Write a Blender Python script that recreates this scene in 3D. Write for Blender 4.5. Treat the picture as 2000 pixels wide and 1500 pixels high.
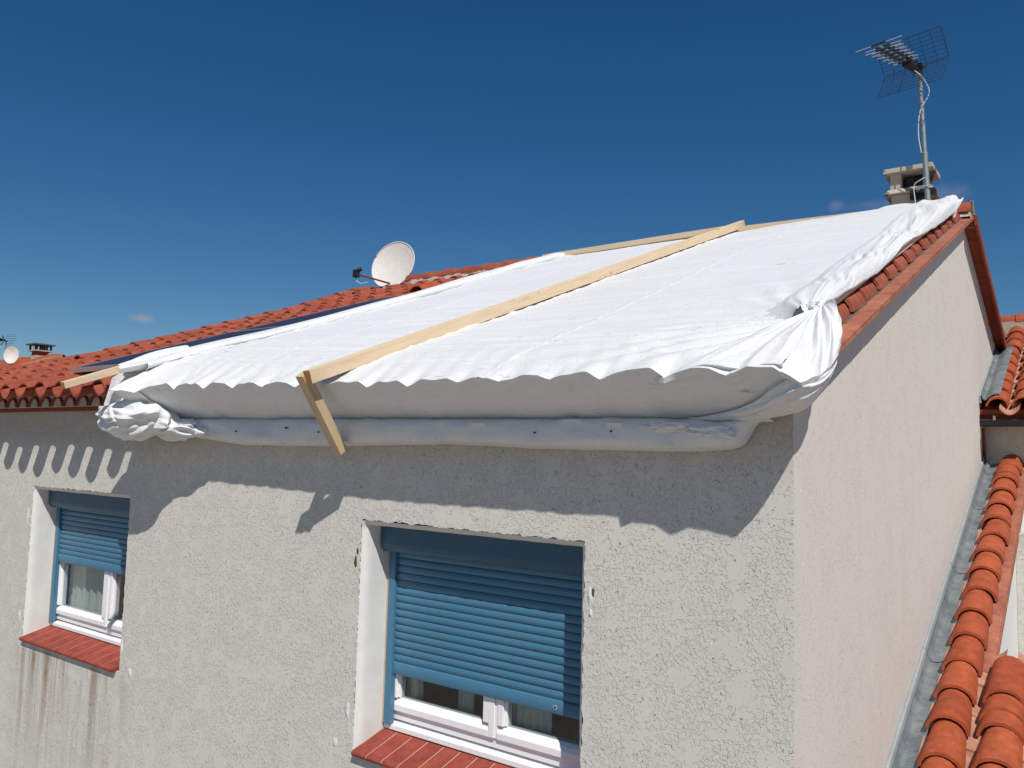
import bpy, bmesh, math, random
from mathutils import Vector, Matrix, noise
random.seed(7)
sc = bpy.context.scene
for o in list(bpy.data.objects): bpy.data.objects.remove(o, do_unlink=True)
R = math.radians
# ---------------------------------------------------------------- camera
cam = bpy.data.cameras.new("camera"); camo = bpy.data.objects.new("camera", cam)
sc.collection.objects.link(camo); sc.camera = camo
yaw, pit, rol, foc = -0.63164, 0.085417, 0.026806, 1587.4
Fv = Vector((math.sin(yaw)*math.cos(pit), math.cos(yaw)*math.cos(pit), math.sin(pit)))
rv = Vector((math.cos(yaw), -math.sin(yaw), 0)); uv = rv.cross(Fv)
r2 = rv*math.cos(rol)+uv*math.sin(rol); u2 = uv*math.cos(rol)-rv*math.sin(rol)
m = Matrix((r2, u2, -Fv)).transposed().to_4x4()
m.translation = Vector((0.88859, -2.9, -0.03713)); camo.matrix_world = m
cam.sensor_width = 36; cam.lens = foc/2000*36; cam.clip_start = .05; cam.clip_end = 6000
# ---------------------------------------------------------------- sky and sun
SUN = Vector((1.1, -1.0, 1.85)).normalized()
el = math.asin(SUN.z); az = math.atan2(SUN.x, SUN.y)
w = bpy.data.worlds.new("World"); sc.world = w; w.use_nodes = True
nt = w.node_tree; N = nt.nodes; LK = nt.links
bg = N['Background']; sky = N.new('ShaderNodeTexSky'); sky.sky_type = 'NISHITA'
sky.sun_disc = False; sky.sun_elevation = el; sky.sun_rotation = az
sky.air_density = 1.0; sky.dust_density = 0.0; sky.ozone_density = 5.0; sky.altitude = 0
bg.inputs['Strength'].default_value = 0.065
hs = N.new('ShaderNodeHueSaturation'); hs.inputs['Saturation'].default_value = 1.28; hs.inputs['Value'].default_value = 0.93
LK.new(sky.outputs[0], hs.inputs['Color'])
tc = N.new('ShaderNodeTexCoord')
nz = N.new('ShaderNodeTexNoise'); nz.inputs['Scale'].default_value = 60; nz.inputs['Detail'].default_value = 5
LK.new(tc.outputs['Generated'], nz.inputs['Vector'])
col = hs.outputs['Color']
for d, rx, rz, st in (((-0.8672, 0.4781, 0.139), 0.017, .0055, .7), ((-0.2354, 0.9289, 0.286), .012, .008, .22), ((-0.1286, 0.9494, 0.2865), .022, .013, .22), ((-0.20, 0.937, 0.284), .03, .006, .15)):
    s = N.new('ShaderNodeVectorMath'); s.operation = 'SUBTRACT'; s.inputs[1].default_value = d
    LK.new(tc.outputs['Generated'], s.inputs[0])
    k = N.new('ShaderNodeVectorMath'); k.operation = 'MULTIPLY'; k.inputs[1].default_value = (1/rx, 1/rx, 1/rz)
    LK.new(s.outputs[0], k.inputs[0])
    l = N.new('ShaderNodeVectorMath'); l.operation = 'LENGTH'; LK.new(k.outputs[0], l.inputs[0])
    a = N.new('ShaderNodeMath'); a.operation = 'MULTIPLY_ADD'; a.inputs[1].default_value = 1.6; a.inputs[2].default_value = -0.8
    LK.new(nz.outputs['Fac'], a.inputs[0])
    b = N.new('ShaderNodeMath'); b.operation = 'ADD'; LK.new(l.outputs['Value'], b.inputs[0]); LK.new(a.outputs[0], b.inputs[1])
    mr = N.new('ShaderNodeMapRange'); mr.interpolation_type = 'SMOOTHSTEP'
    mr.inputs[1].default_value = 1.15; mr.inputs[2].default_value = 0.1; mr.inputs[3].default_value = 0; mr.inputs[4].default_value = st
    LK.new(b.outputs[0], mr.inputs[0])
    mx = N.new('ShaderNodeMix'); mx.data_type = 'RGBA'
    LK.new(mr.outputs[0], mx.inputs[0]); LK.new(col, mx.inputs[6]); mx.inputs[7].default_value = (5.2, 5.0, 5.6, 1)
    col = mx.outputs[2]
LK.new(col, bg.inputs['Color'])
sl = bpy.data.lights.new("sun", 'SUN'); sl.energy = 4.5; sl.angle = R(.53); sl.color = (1, .955, .9)
slo = bpy.data.objects.new("sun", sl); sc.collection.objects.link(slo)
slo.rotation_euler = (-SUN).to_track_quat('-Z', 'Y').to_euler()
sc.render.engine = 'CYCLES'
sc.view_settings.view_transform = 'Standard'; sc.view_settings.look = 'None'
sc.view_settings.exposure = 0.0; sc.view_settings.gamma = 1
sc.cycles.max_bounces = 8; sc.cycles.diffuse_bounces = 4
# ---------------------------------------------------------------- materials
def newmat(name):
    mt = bpy.data.materials.new(name); mt.use_nodes = True
    return mt, mt.node_tree.nodes, mt.node_tree.links, mt.node_tree.nodes['Principled BSDF']
def ramp(n, stops):
    r = n.new('ShaderNodeValToRGB'); e = r.color_ramp.elements
    while len(e) < len(stops): e.new(.5)
    for i, (p, c) in enumerate(stops):
        e[i].position = p; e[i].color = (c if len(c) == 4 else (*c, 1)) if isinstance(c, tuple) else (c, c, c, 1)
    return r
def tex(n, l, vec, kind='Noise', scale=5, detail=4, rough=.5, dist=0):
    t = n.new('ShaderNodeTex'+kind); t.inputs['Scale'].default_value = scale
    if kind == 'Noise':
        t.inputs['Detail'].default_value = detail; t.inputs['Roughness'].default_value = rough; t.inputs['Distortion'].default_value = dist
    l.new(vec, t.inputs['Vector']); return t
def mathn(n, l, op, a, b=None, clamp=False):
    q = n.new('ShaderNodeMath'); q.operation = op; q.use_clamp = clamp
    for i, v in enumerate((a, b)):
        if v is None: continue
        if isinstance(v, (int, float)): q.inputs[i].default_value = v
        else: l.new(v, q.inputs[i])
    return q.outputs[0]
def mixc(n, l, fac, a, b, mode='MIX'):
    q = n.new('ShaderNodeMix'); q.data_type = 'RGBA'; q.blend_type = mode
    for i, v in ((0, fac), (6, a), (7, b)):
        if isinstance(v, (int, float)): q.inputs[i].default_value = v
        elif isinstance(v, tuple): q.inputs[i].default_value = (*v, 1)
        else: l.new(v, q.inputs[i])
    return q.outputs[2]
def bump(n, l, h, strength, dist, prev=None):
    b = n.new('ShaderNodeBump'); b.inputs['Strength'].default_value = strength; b.inputs['Distance'].default_value = dist
    l.new(h, b.inputs['Height'])
    if prev is not None: l.new(prev, b.inputs['Normal'])
    return b.outputs[0]
def pos(n): return n.new('ShaderNodeNewGeometry').outputs['Position']
def scaled(n, l, v, s):
    q = n.new('ShaderNodeVectorMath'); q.operation = 'MULTIPLY'; q.inputs[1].default_value = s; l.new(v, q.inputs[0]); return q.outputs[0]

def plain(name, c, rough=.6, metal=0, var=.12, scale=20, bmp=.15, bd=.002):
    mt, n, l, p = newmat(name); v = pos(n)
    t = tex(n, l, v, scale=scale, detail=6, rough=.65)
    c1 = tuple(x*(1-var) for x in c); c2 = tuple(min(1, x*(1+var)) for x in c)
    r = ramp(n, [(.3, c1), (.7, c2)]); l.new(t.outputs['Fac'], r.inputs[0])
    l.new(r.outputs[0], p.inputs['Base Color']); p.inputs['Roughness'].default_value = rough; p.inputs['Metallic'].default_value = metal
    if bmp: l.new(bump(n, l, t.outputs['Fac'], bmp, bd), p.inputs['Normal'])
    return mt

def ramp_out(n, l, x, a, b):
    if a > b:
        q = n.new('ShaderNodeMapRange'); l.new(x, q.inputs[0]); q.inputs[1].default_value = b; q.inputs[2].default_value = a; q.inputs[3].default_value = 1; q.inputs[4].default_value = 0; return q.outputs[0]
    r = ramp(n, [(a, 0.0), (b, 1.0)]); l.new(x, r.inputs[0]); return r.outputs[0]
def stucco(name, front=True):
    mt, n, l, p = newmat(name); v = pos(n)
    big = tex(n, l, v, scale=2.2, detail=3); mid = tex(n, l, v, scale=9, detail=4, rough=.6)
    if front:
        base = mixc(n, l, mid.outputs['Fac'], (.70, .67, .60), (.76, .73, .66))
    else:
        base = mixc(n, l, mid.outputs['Fac'], (.86, .815, .735), (.90, .855, .78))
    # crumbly relief pressed flat on top: pits between plateaus, absent where the float smoothed the render
    vs = scaled(n, l, v, (1.0, 1.0, .8) if front else (1, 1, 1))
    warp = tex(n, l, vs, scale=76 if front else 95, detail=2.5, rough=.55, dist=.6)
    pl = n.new('ShaderNodeMapRange'); pl.interpolation_type = 'SMOOTHSTEP'
    pl.inputs[1].default_value = .44 if front else .37; pl.inputs[2].default_value = .60 if front else .50
    l.new(warp.outputs['Fac'], pl.inputs[0])
    flat = tex(n, l, v, scale=7.5 if front else 6, detail=5, rough=.68)
    fr = ramp_out(n, l, flat.outputs['Fac'], .53, .61) if front else ramp_out(n, l, flat.outputs['Fac'], .48, .66)
    line = mathn(n, l, 'MULTIPLY', mathn(n, l, 'SUBTRACT', 1.0, pl.outputs[0]), mathn(n, l, 'SUBTRACT', 1.0, fr))
    sp2 = tex(n, l, v, scale=55, detail=3, rough=.6, dist=1.0)
    line = mathn(n, l, 'MAXIMUM', line, mathn(n, l, 'MULTIPLY', ramp_out(n, l, sp2.outputs['Fac'], .36, .30), .8))
    hh = mathn(n, l, 'SUBTRACT', 1.0, line)
    grain = tex(n, l, v, scale=260, detail=2)
    nb = bump(n, l, hh, 1.0, .0082 if front else .0038)
    nb = bump(n, l, grain.outputs['Fac'], .35, .0012, nb)
    l.new(nb, p.inputs['Normal'])
    pit_tone = line
    cc = mixc(n, l, mathn(n, l, 'MULTIPLY', pit_tone, .24 if front else .42), base, (.24, .21, .18))  # pits coloured darker than the plateaus
    if front:
        # faint weathering of the whole face, and rusty runs below the far window's sill
        sx = n.new('ShaderNodeSeparateXYZ'); l.new(v, sx.inputs[0])
        runs = tex(n, l, scaled(n, l, v, (1, 0, .07)), scale=7, detail=4, rough=.6)
        rr = ramp(n, [(.45, 0.0), (.62, 1.0)]); l.new(runs.outputs['Fac'], rr.inputs[0])
        mx = n.new('ShaderNodeMapRange'); mx.interpolation_type = 'SMOOTHSTEP'; l.new(sx.outputs['X'], mx.inputs[0])
        mx.inputs[1].default_value = -4.1; mx.inputs[2].default_value = -4.5
        mz = n.new('ShaderNodeMapRange'); mz.interpolation_type = 'SMOOTHSTEP'; l.new(sx.outputs['Z'], mz.inputs[0])
        mz.inputs[1].default_value = -1.52; mz.inputs[2].default_value = -1.58
        mz2 = n.new('ShaderNodeMapRange'); l.new(sx.outputs['Z'], mz2.inputs[0])
        mz2.inputs[1].default_value = -2.6; mz2.inputs[2].default_value = -1.55
        mx2 = n.new('ShaderNodeMapRange'); mx2.interpolation_type = 'SMOOTHSTEP'; l.new(sx.outputs['X'], mx2.inputs[0])
        mx2.inputs[1].default_value = -5.95; mx2.inputs[2].default_value = -5.7
        f = mathn(n, l, 'MULTIPLY', mx.outputs[0], mz.outputs[0]); f = mathn(n, l, 'MULTIPLY', f, mz2.outputs[0])
        f = mathn(n, l, 'MULTIPLY', f, mx2.outputs[0]); f = mathn(n, l, 'MULTIPLY', f, rr.outputs[0])
        cc = mixc(n, l, mathn(n, l, 'MULTIPLY', mathn(n, l, 'MULTIPLY', f, mathn(n, l, 'ADD', .35, mid.outputs['Fac'])), 1.0), cc, (.25, .16, .095))
        gr = ramp(n, [(.35, 0.0), (.7, 1.0)]); l.new(big.outputs['Fac'], gr.inputs[0])
        cc = mixc(n, l, mathn(n, l, 'MULTIPLY', gr.outputs[0], .35), cc, (.55, .57, .53))
        # wall colour turns browner and darker close under the eave
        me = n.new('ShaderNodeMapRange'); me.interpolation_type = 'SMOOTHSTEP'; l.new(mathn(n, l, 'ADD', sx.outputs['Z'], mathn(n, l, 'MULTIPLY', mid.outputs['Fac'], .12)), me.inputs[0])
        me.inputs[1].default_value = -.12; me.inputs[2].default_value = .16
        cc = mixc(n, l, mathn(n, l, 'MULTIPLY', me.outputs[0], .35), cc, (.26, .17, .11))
    else:
        vr = tex(n, l, scaled(n, l, v, (1, 1, .12)), scale=5, detail=3)
        cc = mixc(n, l, mathn(n, l, 'MULTIPLY', vr.outputs['Fac'], .22), cc, (.48, .42, .36))
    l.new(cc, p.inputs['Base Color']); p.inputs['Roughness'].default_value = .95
    p.inputs['Specular IOR Level'].default_value = .15
    return mt

def clay(name, c, c2, dark=(.10, .06, .045), stain=.5):
    mt, n, l, p = newmat(name); g = n.new('ShaderNodeNewGeometry'); v = g.outputs['Position']
    t = tex(n, l, v, scale=14, detail=7, rough=.7); t2 = tex(n, l, v, scale=90, detail=4, rough=.7)
    b = mixc(n, l, g.outputs['Random Per Island'], c, c2)
    r = ramp(n, [(.33, .66), (.7, 1.18)]); l.new(t.outputs['Fac'], r.inputs[0])
    b = mixc(n, l, 1.0, b, r.outputs[0], 'MULTIPLY')
    t3 = tex(n, l, v, scale=5, detail=8, rough=.75); r3 = ramp(n, [(.56, 0.0), (.72, 1.0)]); l.new(t3.outputs['Fac'], r3.inputs[0])
    b = mixc(n, l, mathn(n, l, 'MULTIPLY', r3.outputs[0], stain), b, dark)
    r2_ = ramp(n, [(.62, 0.0), (.72, 1.0)]); l.new(t2.outputs['Fac'], r2_.inputs[0])
    b = mixc(n, l, mathn(n, l, 'MULTIPLY', r2_.outputs[0], .35), b, (.5, .42, .34))
    l.new(b, p.inputs['Base Color']); p.inputs['Roughness'].default_value = .82; p.inputs['Specular IOR Level'].default_value = .3
    l.new(bump(n, l, t2.outputs['Fac'], .5, .0012, bump(n, l, t.outputs['Fac'], .4, .004)), p.inputs['Normal'])
    return mt

def wood(name, c=(.62, .43, .22), axis='Y'):
    mt, n, l, p = newmat(name); v = pos(n)
    s = {'Y': (1, .05, 1), 'X': (.05, 1, 1), 'Z': (1, 1, .06)}[axis]
    if axis != 'X':
        sp = n.new('ShaderNodeSeparateXYZ'); l.new(v, sp.inputs[0]); cb_ = n.new('ShaderNodeCombineXYZ'); l.new(sp.outputs[0], cb_.inputs[0])
        if axis == 'Y': l.new(sp.outputs[1], cb_.inputs[1]); l.new(mathn(n, l, 'SUBTRACT', sp.outputs[2], mathn(n, l, 'MULTIPLY', sp.outputs[1], .3877)), cb_.inputs[2])
        else: l.new(sp.outputs[2], cb_.inputs[2]); l.new(mathn(n, l, 'ADD', sp.outputs[1], mathn(n, l, 'MULTIPLY', sp.outputs[2], .762)), cb_.inputs[1])
        v = cb_.outputs[0]
    t = tex(n, l, scaled(n, l, v, s), scale=55, detail=5, rough=.6, dist=.6)
    kn = tex(n, l, scaled(n, l, v, tuple(.45 if q < .3 else q for q in s)), scale=11, detail=2)
    r = ramp(n, [(.3, tuple(x*.88 for x in c)), (.5, c), (.72, tuple(min(1, x*1.10) for x in c))]); l.new(t.outputs['Fac'], r.inputs[0])
    k = ramp(n, [(.67, 0.0), (.74, 1.0)]); l.new(kn.outputs['Fac'], k.inputs[0])
    b = mixc(n, l, mathn(n, l, 'MULTIPLY', k.outputs[0], .6), r.outputs[0], (.26, .13, .05))
    l.new(b, p.inputs['Base Color']); p.inputs['Roughness'].default_value = .7
    l.new(bump(n, l, t.outputs['Fac'], .3, .001), p.inputs['Normal'])
    return mt

def cloth(name):
    mt, n, l, p = newmat(name); v = pos(n)
    t = tex(n, l, scaled(n, l, v, (.35, 1.6, 1.0)), scale=9, detail=6, rough=.6, dist=.8)
    rd = mathn(n, l, 'ABSOLUTE', mathn(n, l, 'SUBTRACT', t.outputs['Fac'], .5))
    fine = tex(n, l, v, scale=45, detail=5, rough=.65, dist=1.5)
    nb = bump(n, l, rd, .30, .02); nb = bump(n, l, fine.outputs['Fac'], .25, .004, nb)
    cr1 = tex(n, l, scaled(n, l, v, (1, 1, 1)), scale=6, detail=3, rough=.5, dist=2.5)
    cl = mathn(n, l, 'ABSOLUTE', mathn(n, l, 'SUBTRACT', cr1.outputs['Fac'], .5)); nb = bump(n, l, ramp_out(n, l, cl, .0, .03), .35, .004, nb)
    # dirt scuffs: small, sparse and drawn out sideways
    sp = tex(n, l, scaled(n, l, v, (1, 3.2, 3.2)), scale=6.0, detail=8, rough=.72)
    k = ramp(n, [(.62, 0.0), (.71, 1.0)]); l.new(sp.outputs['Fac'], k.inputs[0])
    lo = tex(n, l, v, scale=2.5, detail=5); kl = ramp(n, [(.4, 0.0), (.75, 1.0)]); l.new(lo.outputs['Fac'], kl.inputs[0])
    b = mixc(n, l, mathn(n, l, 'MULTIPLY', kl.outputs[0], .25), (.775, .785, .785), (.71, .715, .71))
    b = mixc(n, l, mathn(n, l, 'MULTIPLY', k.outputs[0], .6), b, (.25, .24, .22))
    l.new(b, p.inputs['Base Color']); p.inputs['Roughness'].default_value = .55; p.inputs['Specular IOR Level'].default_value = .35
    l.new(nb, p.inputs['Normal'])
    tr = n.new('ShaderNodeBsdfTranslucent'); tr.inputs[0].default_value = (.8, .8, .8, 1); l.new(nb, tr.inputs['Normal'])
    ms = n.new('ShaderNodeMixShader'); ms.inputs[0].default_value = .10
    l.new(p.outputs[0], ms.inputs[1]); l.new(tr.outputs[0], ms.inputs[2])
    l.new(ms.outputs[0], n['Material Output'].inputs['Surface'])
    return mt

def glassmat():
    mt, n, l, p = newmat('window_glass')
    g = n.new('ShaderNodeBsdfGlass'); g.inputs['IOR'].default_value = 1.45; g.inputs['Roughness'].default_value = 0
    t = n.new('ShaderNodeBsdfTransparent'); t.inputs[0].default_value = (.82, .86, .85, 1)
    gl = n.new('ShaderNodeBsdfGlossy'); gl.inputs['Roughness'].default_value = .01
    lw = n.new('ShaderNodeLayerWeight'); lw.inputs['Blend'].default_value = .5
    fz = mathn(n, l, 'ADD', mathn(n, l, 'MULTIPLY', mathn(n, l, 'POWER', lw.outputs['Facing'], 4.0), .85), .05)
    ms = n.new('ShaderNodeMixShader'); l.new(fz, ms.inputs[0]); l.new(t.outputs[0], ms.inputs[1]); l.new(gl.outputs[0], ms.inputs[2])
    l.new(ms.outputs[0], n['Material Output'].inputs['Surface']); return mt

def zincmat():
    mt, n, l, p = newmat('weathered_zinc'); v = pos(n)
    t = tex(n, l, v, scale=7, detail=7, rough=.7); t2 = tex(n, l, scaled(n, l, v, (1.0, .12, .12)), scale=170, detail=3)
    wv = tex(n, l, scaled(n, l, v, (.25, 1, 1)), scale=60, detail=2, dist=1.2)
    r = ramp(n, [(.35, (.11, .135, .155)), (.5, (.19, .215, .225)), (.65, (.26, .27, .25))]); l.new(t.outputs['Fac'], r.inputs[0])
    dk = mathn(n, l, 'MULTIPLY', ramp_out(n, l, wv.outputs['Fac'], .56, .66), .5)
    b = mixc(n, l, dk, r.outputs[0], (.11, .12, .13))
    l.new(b, p.inputs['Base Color']); p.inputs['Roughness'].default_value = .6; p.inputs['Metallic'].default_value = .25
    l.new(bump(n, l, wv.outputs['Fac'], .25, .004), p.inputs['Normal']); return mt
def ramp_out(n, l, x, a, b):
    r = ramp(n, [(a, 0.0), (b, 1.0)]); l.new(x, r.inputs[0]); return r.outputs[0]

def panelmat():
    mt, n, l, p = newmat('solar_cells'); g = n.new('ShaderNodeTexCoord'); v = g.outputs['Object']
    br = n.new('ShaderNodeTexBrick'); br.offset = 0; br.inputs['Scale'].default_value = 1
    br.inputs['Brick Width'].default_value = .16; br.inputs['Row Height'].default_value = .16; br.inputs['Mortar Size'].default_value = .0025
    br.inputs['Color1'].default_value = (.016, .021, .045, 1); br.inputs['Color2'].default_value = (.020, .026, .055, 1); br.inputs['Mortar'].default_value = (.09, .10, .14, 1)
    l.new(v, br.inputs['Vector'])
    fn = tex(n, l, scaled(n, l, v, (60, 1, 1)), scale=6, detail=3)
    b = mixc(n, l, mathn(n, l, 'MULTIPLY', ramp_out(n, l, fn.outputs['Fac'], .45, .7), .25), br.outputs['Color'], (.07, .06, .08))
    l.new(b, p.inputs['Base Color']); p.inputs['Roughness'].default_value = .5; p.inputs['Specular IOR Level'].default_value = .25
    return mt

M = {}
M['stucco'] = stucco('rough_render'); M['stucco_gable'] = stucco('fine_render', False)
M['plaster'] = plain('smooth_white_plaster', (.66, .66, .63), .9, var=.05, scale=12, bmp=.3, bd=.004)
M['clay'] = clay('red_clay', (.285, .062, .034), (.37, .090, .046), stain=.35)
M['clay_rake'] = clay('brown_red_clay', (.27, .066, .040), (.34, .092, .054), stain=.3)
M['clay_trim'] = clay('pink_red_clay', (.33, .115, .070), (.42, .155, .095), stain=.45)
M['clay_dark'] = clay('deep_red_clay', (.22, .045, .022), (.27, .06, .03), stain=.3)
M['clay_orange'] = clay('orange_clay', (.34, .068, .026), (.41, .092, .034), stain=.2)
M['clay_channel'] = clay('dusty_pink_clay', (.42, .20, .13), (.50, .25, .17), stain=.45)
M['mortar'] = plain('cement_mortar', (.42, .38, .30), .95, var=.25, scale=40, bmp=.6, bd=.006)
M['grime'] = plain('mossy_mortar', (.10, .085, .06), .95, var=.4, scale=60, bmp=.8, bd=.006)
M['cloth'] = cloth('white_tarpaulin_cloth')
M['wood'] = wood('pine_board', (.68, .52, .34)); M['wood_x'] = wood('pine_board_across', (.60, .47, .31), 'X'); M['wood_z'] = wood('pine_board_upright', (.56, .42, .25), 'Z')
M['wood_end'] = plain('pine_end_grain', (.44, .22, .07), .8, var=.2, scale=60)
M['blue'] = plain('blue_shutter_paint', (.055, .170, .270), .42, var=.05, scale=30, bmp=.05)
M['blue_shaded'] = plain('shaded_blue_shutter_paint', (.024, .092, .160), .45, var=.06, scale=30, bmp=.05)  # shutter blue darkened so the box colour carries the recess shade
M['sealant'] = plain('beige_sealant', (.50, .38, .26), .8, var=.1)
M['pvc'] = plain('white_window_plastic', (.82, .82, .82), .35, var=.03, scale=25, bmp=.04)
M['sill'] = clay('red_sill_tile', (.285, .055, .038), (.33, .068, .046), stain=.12)
M['grout'] = plain('pale_pink_grout', (.62, .36, .27), .9, var=.1)
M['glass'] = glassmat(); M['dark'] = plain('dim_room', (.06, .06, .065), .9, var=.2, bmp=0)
M['curtain'] = plain('pale_curtain', (.60, .63, .61), .9, var=.08, bmp=0)
M['zinc'] = zincmat(); M['zinc_pale'] = plain('pale_zinc_strip', (.34, .375, .37), .5, .15, var=.12, scale=9)
M['gutter'] = plain('dark_grey_gutter', (.02, .032, .045), .4, var=.15)
M['panel'] = panelmat(); M['alu'] = plain('aluminium', (.55, .55, .56), .4, .6, var=.05)
M['dish'] = plain('off_white_dish', (.62, .60, .55), .55, var=.06, scale=18, bmp=.05)
M['galv'] = plain('galvanised_steel', (.26, .29, .28), .5, .4, var=.18, scale=25)
M['wire'] = plain('blue_black_wire', (.012, .02, .05), .5, var=.1, bmp=0)
M['blackp'] = plain('black_plastic', (.012, .012, .013), .5, var=.2, bmp=0)
M['cable'] = plain('grey_white_cable', (.5, .5, .48), .5, var=.08, bmp=0)
M['ground'] = plain('pale_paving', (.30, .265, .225), .95, var=.15, scale=1.5, bmp=.3, bd=.01)
M['nail'] = plain('dark_nail_hole', (.01, .01, .01), .8, var=0, bmp=0)
M['rust'] = plain('rusty_wall_scar', (.11, .04, .02), .9, var=.5, scale=120, bmp=.8, bd=.01)
M['patch'] = plain('white_filler', (.62, .62, .60), .9, var=.08, scale=60, bmp=.8, bd=.006)
def chimmat():
    mt, n, l, p = newmat('patched_chimney_render'); v = pos(n)
    vo = tex(n, l, scaled(n, l, v, (1, 1, 1.6)), 'Voronoi', 9); vo.distance = 'CHEBYCHEV'
    r = ramp(n, [(.0, (.50, .44, .35)), (.62, (.42, .37, .30)), (.64, (.12, .125, .13)), (1, (.18, .18, .18))]); r.color_ramp.interpolation = 'CONSTANT'
    sx = n.new('ShaderNodeSeparateXYZ'); l.new(vo.outputs['Color'], sx.inputs[0]); l.new(sx.outputs['X'], r.inputs[0])
    t = tex(n, l, v, scale=30, detail=5); b = mixc(n, l, mathn(n, l, 'MULTIPLY', t.outputs['Fac'], .4), r.outputs[0], (.20, .18, .15))
    l.new(b, p.inputs['Base Color']); p.inputs['Roughness'].default_value = .9
    l.new(bump(n, l, t.outputs['Fac'], .4, .008), p.inputs['Normal']); return mt
M['chimney'] = chimmat()
# ---------------------------------------------------------------- builders
class MB:
    def __init__(s): s.v = []; s.f = []; s.mi = []; s.k = 0
    def face(s, *idx): s.f.append(idx); s.mi.append(s.k)
    def add(s, pts):
        b = len(s.v); s.v += [Vector(p) for p in pts]; return b
    def grid(s, rows, closed=False):
        n = len(rows[0]); b = len(s.v)
        for r_ in rows: s.v += [Vector(p) for p in r_]
        for i in range(len(rows)-1):
            for j in range(n-1+(1 if closed else 0)):
                j2 = (j+1) % n
                s.face(b+i*n+j, b+i*n+j2, b+(i+1)*n+j2, b+(i+1)*n+j)
        return b
    def hexa(s, p):  # 8 points: bottom 4 ccw, top 4 ccw
        b = s.add(p)
        for q in ((3, 2, 1, 0), (4, 5, 6, 7), (0, 1, 5, 4), (1, 2, 6, 5), (2, 3, 7, 6), (3, 0, 4, 7)): s.face(*[b+i for i in q])
    def box(s, a, c):
        x0, y0, z0 = a; x1, y1, z1 = c
        s.hexa([(x0, y0, z0), (x1, y0, z0), (x1, y1, z0), (x0, y1, z0), (x0, y0, z1), (x1, y0, z1), (x1, y1, z1), (x0, y1, z1)])
    def beam(s, a, b, wd, ht, up=(0, 0, 1)):
        a = Vector(a); b = Vector(b); d = (b-a).normalized(); side = d.cross(Vector(up)).normalized()*wd/2; u_ = side.normalized().cross(d).normalized()*ht
        s.hexa([a-side, a+side, b+side, b-side, a-side+u_, a+side+u_, b+side+u_, b-side+u_])
    def tube(s, pts, rad, n=8, cap=True):
        pts = [Vector(p) for p in pts]; rows = []
        for i, p_ in enumerate(pts):
            d = (pts[min(i+1, len(pts)-1)]-pts[max(i-1, 0)]).normalized()
            a = Vector((0, 0, 1)) if abs(d.z) < .9 else Vector((1, 0, 0))
            e1 = d.cross(a).normalized(); e2 = d.cross(e1)
            r_ = rad[i] if isinstance(rad, (list, tuple)) else rad
            rows.append([p_+(e1*math.cos(2*math.pi*j/n)+e2*math.sin(2*math.pi*j/n))*r_ for j in range(n)])
        b = s.grid(rows, True)
        if cap:
            s.face(*[b+j for j in range(n)]); s.face(*[b+(len(rows)-1)*n+j for j in reversed(range(n))])
    def prism(s, poly, x0, x1):  # poly in (y,z), extruded along x
        n = len(poly); b = s.add([(x0, y, z) for y, z in poly]+[(x1, y, z) for y, z in poly])
        s.face(*range(b, b+n)); s.face(*[b+n+i for i in reversed(range(n))])
        for i in range(n): s.face(b+i, b+n+i, b+n+(i+1) % n, b+(i+1) % n)
    def build(s, name, mat, parent=None, smooth=None, fix=True, bevel=0):
        me = bpy.data.meshes.new(name)
        off = parent['_w'] if parent is not None else (0, 0, 0)
        off = Vector(off)
        me.from_pydata([tuple(p-off) for p in s.v], [], s.f)
        for x in (mat if isinstance(mat, (list, tuple)) else [mat]): me.materials.append(x)
        for i, k in enumerate(s.mi): me.polygons[i].material_index = k
        if fix:
            bm = bmesh.new(); bm.from_mesh(me); bmesh.ops.recalc_face_normals(bm, faces=bm.faces)
            bm.to_mesh(me); bm.free()
        if smooth is not None:
            for q in me.polygons: q.use_smooth = True
            me.set_sharp_from_angle(angle=R(smooth))
        o = bpy.data.objects.new(name, me); sc.collection.objects.link(o)
        if parent is not None: o.parent = parent; o['_w'] = tuple(parent['_w'])
        if bevel:
            bv = o.modifiers.new('bevel', 'BEVEL'); bv.width = bevel; bv.segments = 2; bv.limit_method = 'ANGLE'; bv.angle_limit = R(40)
        ALL.append(o); return o
ALL = []
def thing(name, loc, label, cat, group=None):
    o = bpy.data.objects.new(name, None); sc.collection.objects.link(o); o.location = loc; o.empty_display_size = .1
    o['_w'] = tuple(loc); o['label'] = label; o['category'] = cat
    if group: o['group'] = group
    ALL.append(o); return o
def tag(o, label, cat, group=None):
    o['label'] = label; o['category'] = cat
    if group: o['group'] = group
    return o
def clamp(x, a=0., b=1.): return max(a, min(b, x))
def sstep(a, b, x):
    t = clamp((x-a)/(b-a)); return t*t*(3-2*t)
def nz3(x, y, z=0.): return noise.noise(Vector((x, y, z)))
def ridged(x, y, z=0.): return 1-2*abs(noise.noise(Vector((x, y, z))))
def lerp(a, b, t): return a+(b-a)*t
def interp(tab, x):
    if x <= tab[0][0]: return tab[0][1]
    for (a, va), (b, vb) in zip(tab, tab[1:]):
        if x <= b:
            t = (x-a)/(b-a); return lerp(va, vb, t)
    return tab[-1][1]

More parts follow.
